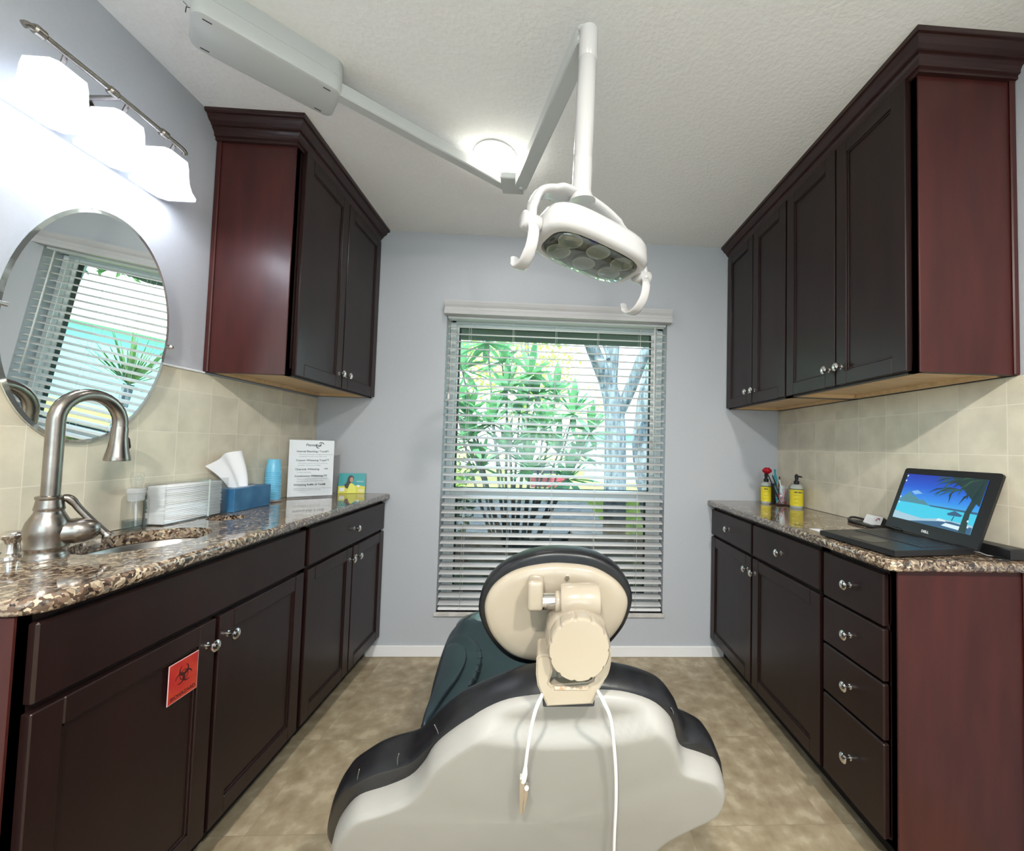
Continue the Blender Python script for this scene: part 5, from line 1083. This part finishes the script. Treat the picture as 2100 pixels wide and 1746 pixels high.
def tree(label, trunkpts, crowns, leaf, ls, seed, cat='tree', name='tree', group=None):
    rnd = random.Random(seed); base = trunkpts[0][0][0]; t = thing(name, label, cat, (base[0], base[1], GZ), group=group)
    bm = B()
    for pts, rs in trunkpts: tube(bm, spline(pts, 4), [rs[0]+(rs[1]-rs[0])*k/(4*(len(pts)-1)) for k in range(4*(len(pts)-1)+1)], 12)
    obj('trunk', bm, 'bark', t, smooth=True)
    bm = B()
    for c, r, n in crowns: leaves(bm, c, *r, n, ls, rnd)
    obj('crown', bm, leaf, t, recalc=False); return t
# forked tree close to the window; pixel columns converted at its own distance
q = lambda u, v, y: tuple(at(u, v, y=y))
Yt = 5.2
tree('grey-barked tree forking into three limbs outside the window', [
    ([(q(1262, 1000, Yt)[0], Yt, GZ), q(1262, 900, Yt), q(1257, 830, Yt), q(1245, 785, Yt), q(1226, 740, Yt-.1), q(1206, 690, Yt-.2), q(1196, 640, Yt-.2), q(1180, 520, Yt)], (0.155, 0.05)),
    ([q(1252, 820, Yt), q(1252, 780, Yt+.05), q(1256, 730, Yt+.1), q(1258, 680, Yt+.1), q(1256, 560, Yt+.1)], (0.10, 0.075)),
    ([q(1268, 850, Yt), q(1285, 815, Yt-.1), q(1304, 770, Yt-.2), q(1320, 730, Yt-.3), q(1350, 690, Yt-.3), q(1400, 600, Yt-.4)], (0.08, 0.07)),
    ([q(1248, 735, Yt), q(1240, 712, Yt), q(1229, 690, Yt), q(1218, 660, Yt)], (0.026, 0.018))],
    [((1.0, 5.4, 3.6), (1.6, 0.8, 0.9), 1500), ((1.45, 4.9, 2.55), (0.35, 0.3, 0.5), 240), ((0.1, 4.8, 2.75), (0.55, 0.3, 0.35), 420)], 'leafm', 0.035, 11)
tree('second grey trunk at the right edge of the window view', [([(1.62, 5.6, GZ), q(1320, 940, 5.6), q(1322, 860, 5.6), q(1330, 800, 5.6), q(1345, 730, 5.6), q(1370, 640, 5.6)], (0.17, 0.10))], [((2.2, 5.9, 3.9), (1.2, 0.8, 0.7), 600)], 'leafm', 0.035, 12)
for i, (x, y, h, r, n) in enumerate(((-4.6, 14, 7.0, 2.6, 3000), (-1.1, 19, 8.4, 2.6, 3200), (-9.5, 22, 9.5, 3.4, 1500), (3.4, 30, 6.0, 2.2, 900))):
    tree(('sunlit yellow-green tree behind the broad-leaved shrub', 'tall yellow-green tree in the middle distance beyond the lawn', 'yellow-green tree farthest left, beyond the lawn', 'pale green tree far off, left of the grey trunk')[i], [([(x, y, GZ), (x+.1, y, h*0.4), (x, y, h*0.8)], (0.25, 0.08))], [((x, y, h*0.62), (r, r*0.7, h*0.38), n)], 'leafy', 0.13, 20+i, group='sunlit trees beyond the lawn')
# broad-leaved shrub (rosettes on bare forking stems)
def rosette(bm, c, rnd, n=13, ln=0.26, w=0.042):
    c = Vector(c)
    for k in range(n):
        a = 2.4*k+rnd.uniform(-.2, .2); el = radians(rnd.uniform(-25, 55)) if k > 3 else radians(rnd.uniform(60, 85)); l = ln*rnd.uniform(0.8, 1.15)
        d = Vector((cos(a)*cos(el), sin(a)*cos(el), sin(el))); s = d.cross(Vector((0, 0, 1))).normalized(); nrm_ = s.cross(d).normalized(); rows_ = []
        for i in range(7):
            t = i/6; wv = w*(0.12+sin(pi*min(1, t*0.98+0.02))**0.8*0.95)*(1 if t < 1 else 0.1); p = c+d*(l*t)-Vector((0, 0, 1))*(0.12*l*t*t*cos(el)); rows_.append([bm.verts.new(p-s*wv+nrm_*wv*0.25), bm.verts.new(p), bm.verts.new(p+s*wv+nrm_*wv*0.25)])
        for a_, b_ in zip(rows_, rows_[1:]):
            for j in range(2): bm.faces.new((a_[j], a_[j+1], b_[j+1], b_[j])).smooth = True
def shrub(label, base, tips, seed, ln, leaf='leafb', nl=22, w=0.033):
    rnd = random.Random(seed); t = thing('shrub', label, 'shrub', (base[0], base[1], GZ)); bm = B(); b0 = Vector(base)
    for p in tips:
        p = Vector(p); m1 = b0.lerp(p, 0.45)+Vector((rnd.uniform(-.06, .06), 0, 0.02)); tube(bm, spline([b0, m1, p], 5), [0.020-0.012*k/10 for k in range(11)], 8)
    obj('stems', bm, 'stem', t, smooth=True); bm = B()
    for p in tips: rosette(bm, p, rnd, nl, ln, w)
    obj('leaves', bm, leaf, t, recalc=False, smooth=True, angle=80); return t
Yp = 3.9
tp = [q(1000, 705, Yp), q(930, 820, Yp-.15), q(1088, 770, Yp-.05), q(1040, 800, Yp-.1), q(1100, 815, Yp+.1), q(948, 760, Yp+.2), q(1175, 850, Yp), q(1115, 880, Yp-.2), q(1010, 870, Yp-.2), q(1210, 890, Yp+.1), q(960, 855, Yp), q(1065, 850, Yp+.3), q(1145, 930, Yp-.1), q(1040, 925, Yp-.1), q(1165, 985, Yp-.2), q(960, 905, Yp-.1), q(1090, 905, Yp+.2), q(1030, 745, Yp+.35), q(1140, 810, Yp+.3), q(985, 960, Yp+.1), q(1190, 935, Yp+.3), q(1085, 965, Yp-.1)]
shrub('broad-leaved green shrub with long pointed leaves just outside the window', (q(1060, 1010, Yp)[0], Yp, GZ+0.01), tp, 4, 0.33)
# small-leaved bush at the left edge
tree('small-leaved dark bush at the lower left of the window view', [([(-0.95, 3.9, GZ), (-0.93, 3.9, 0.3), (-0.9, 3.9, 0.8)], (0.03, 0.015)), ([(-0.95, 3.9, GZ), (-1.0, 3.9, 0.3), (-1.1, 3.9, 0.7)], (0.03, 0.015))], [((-0.92, 3.9, 0.75), (0.28, 0.3, 0.52), 900)], 'leafm', 0.04, 31, cat='bush', name='bush')
# tall green stem leaves on the left, and low dark planting to the right
bm = B()
def strap(bm, c, rnd, n, ln, w, spread=1.0, mi=0):
    c = Vector(c)
    for k in range(n):
        a = rnd.uniform(0, 2*pi); el = radians(rnd.uniform(35, 82)); l = ln*rnd.uniform(0.7, 1.1); h_ = Vector((cos(a), sin(a), 0)); s = Vector((-sin(a), cos(a), 0)); prev = None
        for i in range(6):
            t = i/5; p = c+h_*(l*cos(el)*t*spread+0.25*l*t*t)+Vector((0, 0, l*(sin(el)*t-0.45*t*t))); wv = w*(1-t**2*0.95); cur = (bm.verts.new(p-s*wv), bm.verts.new(p+s*wv))
            if prev: bm.faces.new((prev[0], prev[1], cur[1], cur[0])).material_index = mi
            prev = cur
bm.free()
rs = random.Random(9)
for i, (x, y, n, ln, w, lf, lb) in enumerate(((0.72, 3.55, 46, 0.75, 0.012, 'leafd', 'dark strap-leaved clump at the right, lower half of the window'), (1.05, 4.1, 40, 0.8, 0.012, 'leafm', 'green strap-leaved clump below the grey trunk'), (0.30, 3.45, 26, 0.55, 0.014, 'leafd', 'dark strap-leaved clump in front of the pale path'), (-0.82, 3.35, 30, 0.95, 0.03, 'leafb', 'wide-leaved green clump at the left, lower half of the window'), (1.45, 4.4, 30, 0.75, 0.012, 'leafy', 'yellow-tinged grass clump at the far right of the bed'), (-0.25, 3.2, 20, 0.42, 0.013, 'leafd', 'low dark clump under the middle of the window'))):
    bm = B(); strap(bm, (x, y, GZ+0.02), rs, n, ln, w); obj('grass_clump', bm, lf, cat='plant', label=lb, recalc=False, origin=(x, y, GZ+0.02))
bm = B(); rs = random.Random(15)
for x in [i*0.16-1.2 for i in range(18)]:
    leaves(bm, (x, 3.25+0.1*sin(x*5), GZ+0.16), 0.14, 0.16, 0.16, 90, 0.022, rs, shell=0.0)
obj('ground_cover', bm, 'leafd', kind='stuff', cat='plants', label='low dark ground cover in the bed under the window', recalc=False, origin=(0.2, 3.25, GZ+0.02))
# dark curved bench-like branches over the path
tb = thing('fallen_branches', 'dark bare branches curving over the pale path', 'branches', (-0.3, 3.7, GZ))
for k, pl in enumerate((((-0.85, 0.30), (-0.62, 0.12), (-0.45, 0.02), (-0.30, -0.05), (-0.10, -0.02), (0.1, 0.08)), ((-0.60, 0.40), (-0.52, 0.24), (-0.42, 0.10), (-0.28, -0.14)), ((0.30, 0.42), (0.14, 0.24), (0.0, 0.10), (-0.20, -0.12)), ((-0.05, 0.26), (-0.08, 0.10), (-0.02, -0.1)), ((0.42, 0.20), (0.28, 0.05), (0.20, -0.12)))):
    bm = B(); tube(bm, spline([(a-0.05, 3.72, b) for a, b in pl], 5), 0.022, 8); obj('branch', bm, 'blackp', tb, smooth=True)
# light blue wall and white building far off
hb_ = thing('blue_house', 'light blue house wall in the distance behind the tree trunks', 'house', (4.5, 19, GZ))
bm = B(); box(bm, 2.0, 8.5, 17, 21, GZ, 1.75); obj('wall', bm, mat('blue_wall', (0.30, 0.62, 0.76), 0.7), hb_)
bm = B(); box(bm, 1.8, 8.8, 16.7, 21.3, 1.75, 1.93); obj('roof', bm, mat('grey_roof', (0.45, 0.50, 0.52), 0.7), hb_)
for x in (2.9, 4.6):
    bm = B(); box(bm, x, x+0.8, 16.96, 17.01, 0.5, 1.3); obj('window', bm, mat('far_window', (0.55, 0.75, 0.82), 0.3), hb_)
wf = thing('white_fence', 'white picket gate in the distance behind the broad-leaved shrub', 'fence', (-1.0, 16, GZ))
for k in range(7):
    bm = B(); x = -1.55+k*0.20; box(bm, x, x+0.11, 16, 16.05, GZ, 1.05); obj('picket', bm, 'white', wf)
bm = B(); box(bm, -1.6, -0.2, 16.05, 16.09, 0.7, 0.8); box(bm, -1.6, -0.2, 16.05, 16.09, 0.0, 0.1); obj('rail', bm, 'white', wf)
sb = thing('yard_sign', 'dark red and bright red yard sign on the lawn, below the shrub leaves', 'sign', (0.1, 9.0, GZ+0.02))
bm = B(); box(bm, -0.33, 0.16, 9.0, 9.04, 0.28, 0.56); obj('maroon_board', bm, mat('maroon', (0.10, 0.015, 0.02), 0.5), sb)
bm = B(); box(bm, 0.16, 0.52, 9.0, 9.04, 0.28, 0.56); obj('red_board', bm, mat('sign_red', (0.70, 0.03, 0.05), 0.5), sb)
bm = B(); box(bm, -0.33, 0.24, 9.0, 9.04, 0.59, 0.73); obj('black_board', bm, mat('sign_black', (0.02, 0.03, 0.035), 0.5), sb)
for x in (-0.31, 0.46):
    bm = B(); box(bm, x, x+0.04, 9.045, 9.08, GZ+0.02, 0.73); obj('post', bm, 'white', sb)

# things seen only in the oval mirror: a neighbouring house, a spiky plant and a tree
nh = thing('neighbour_house', 'turquoise house across the drive, seen in the oval mirror', 'house', (12, 13, GZ))
bm = B(); box(bm, 8.0, 17, 10.5, 16, GZ, 1.9); obj('wall', bm, mat('turquoise_wall', (0.20, 0.55, 0.56), 0.7), nh)
bm = B(); box(bm, 7.7, 17.3, 10.2, 16.3, 1.9, 2.1); obj('roof', bm, 'white', nh)
yc_ = thing('spiky_plant', 'spiky-leaved plant outside on a short trunk, seen in the oval mirror', 'plant', (2.75, 4.75, GZ))
bm = B(); tube(bm, [(2.75, 4.75, GZ), (2.76, 4.75, 0.5), (2.75, 4.76, 1.05)], 0.05, 10); obj('trunk', bm, 'bark', yc_, smooth=True)
bm = B(); rs = random.Random(77)
for k in range(70):
    a, el = rs.uniform(0, 2*pi), radians(rs.uniform(-10, 85)); d = Vector((cos(a)*cos(el), sin(a)*cos(el), sin(el))); s_ = d.cross(Vector((0.1, 0, 1))).normalized()*0.016; c_ = Vector((2.75, 4.76, 1.05)); l_ = rs.uniform(.45, .75)
    bm.faces.new([bm.verts.new(p) for p in (c_-s_*0.6, c_+d*l_*0.4-s_, c_+d*l_, c_+d*l_*0.4+s_, c_+s_*0.6)])
obj('leaves', bm, 'leafd', yc_, recalc=False)
tree('leafy branches of a tree at the right of the reflected window view', [([(5.2, 5.6, GZ), (5.1, 5.6, 1.6), (4.9, 5.7, 3.4)], (0.14, 0.08))], [((4.6, 5.7, 3.2), (1.3, 0.9, 0.8), 900)], 'leafd', 0.06, 41)
for i, (x, y, lf, lb) in enumerate(((3.4, 5.6, 'leafy', 'yellow-green clump in front of the turquoise house in the mirror'), (4.2, 6.6, 'leafm', 'green clump behind the spiky plant in the mirror'))):
    bm = B(); strap(bm, (x, y, GZ+0.02), rs, 60, 0.9, 0.014); obj('grass_clump', bm, lf, cat='plant', label=lb, recalc=False, origin=(x, y, GZ+0.02))
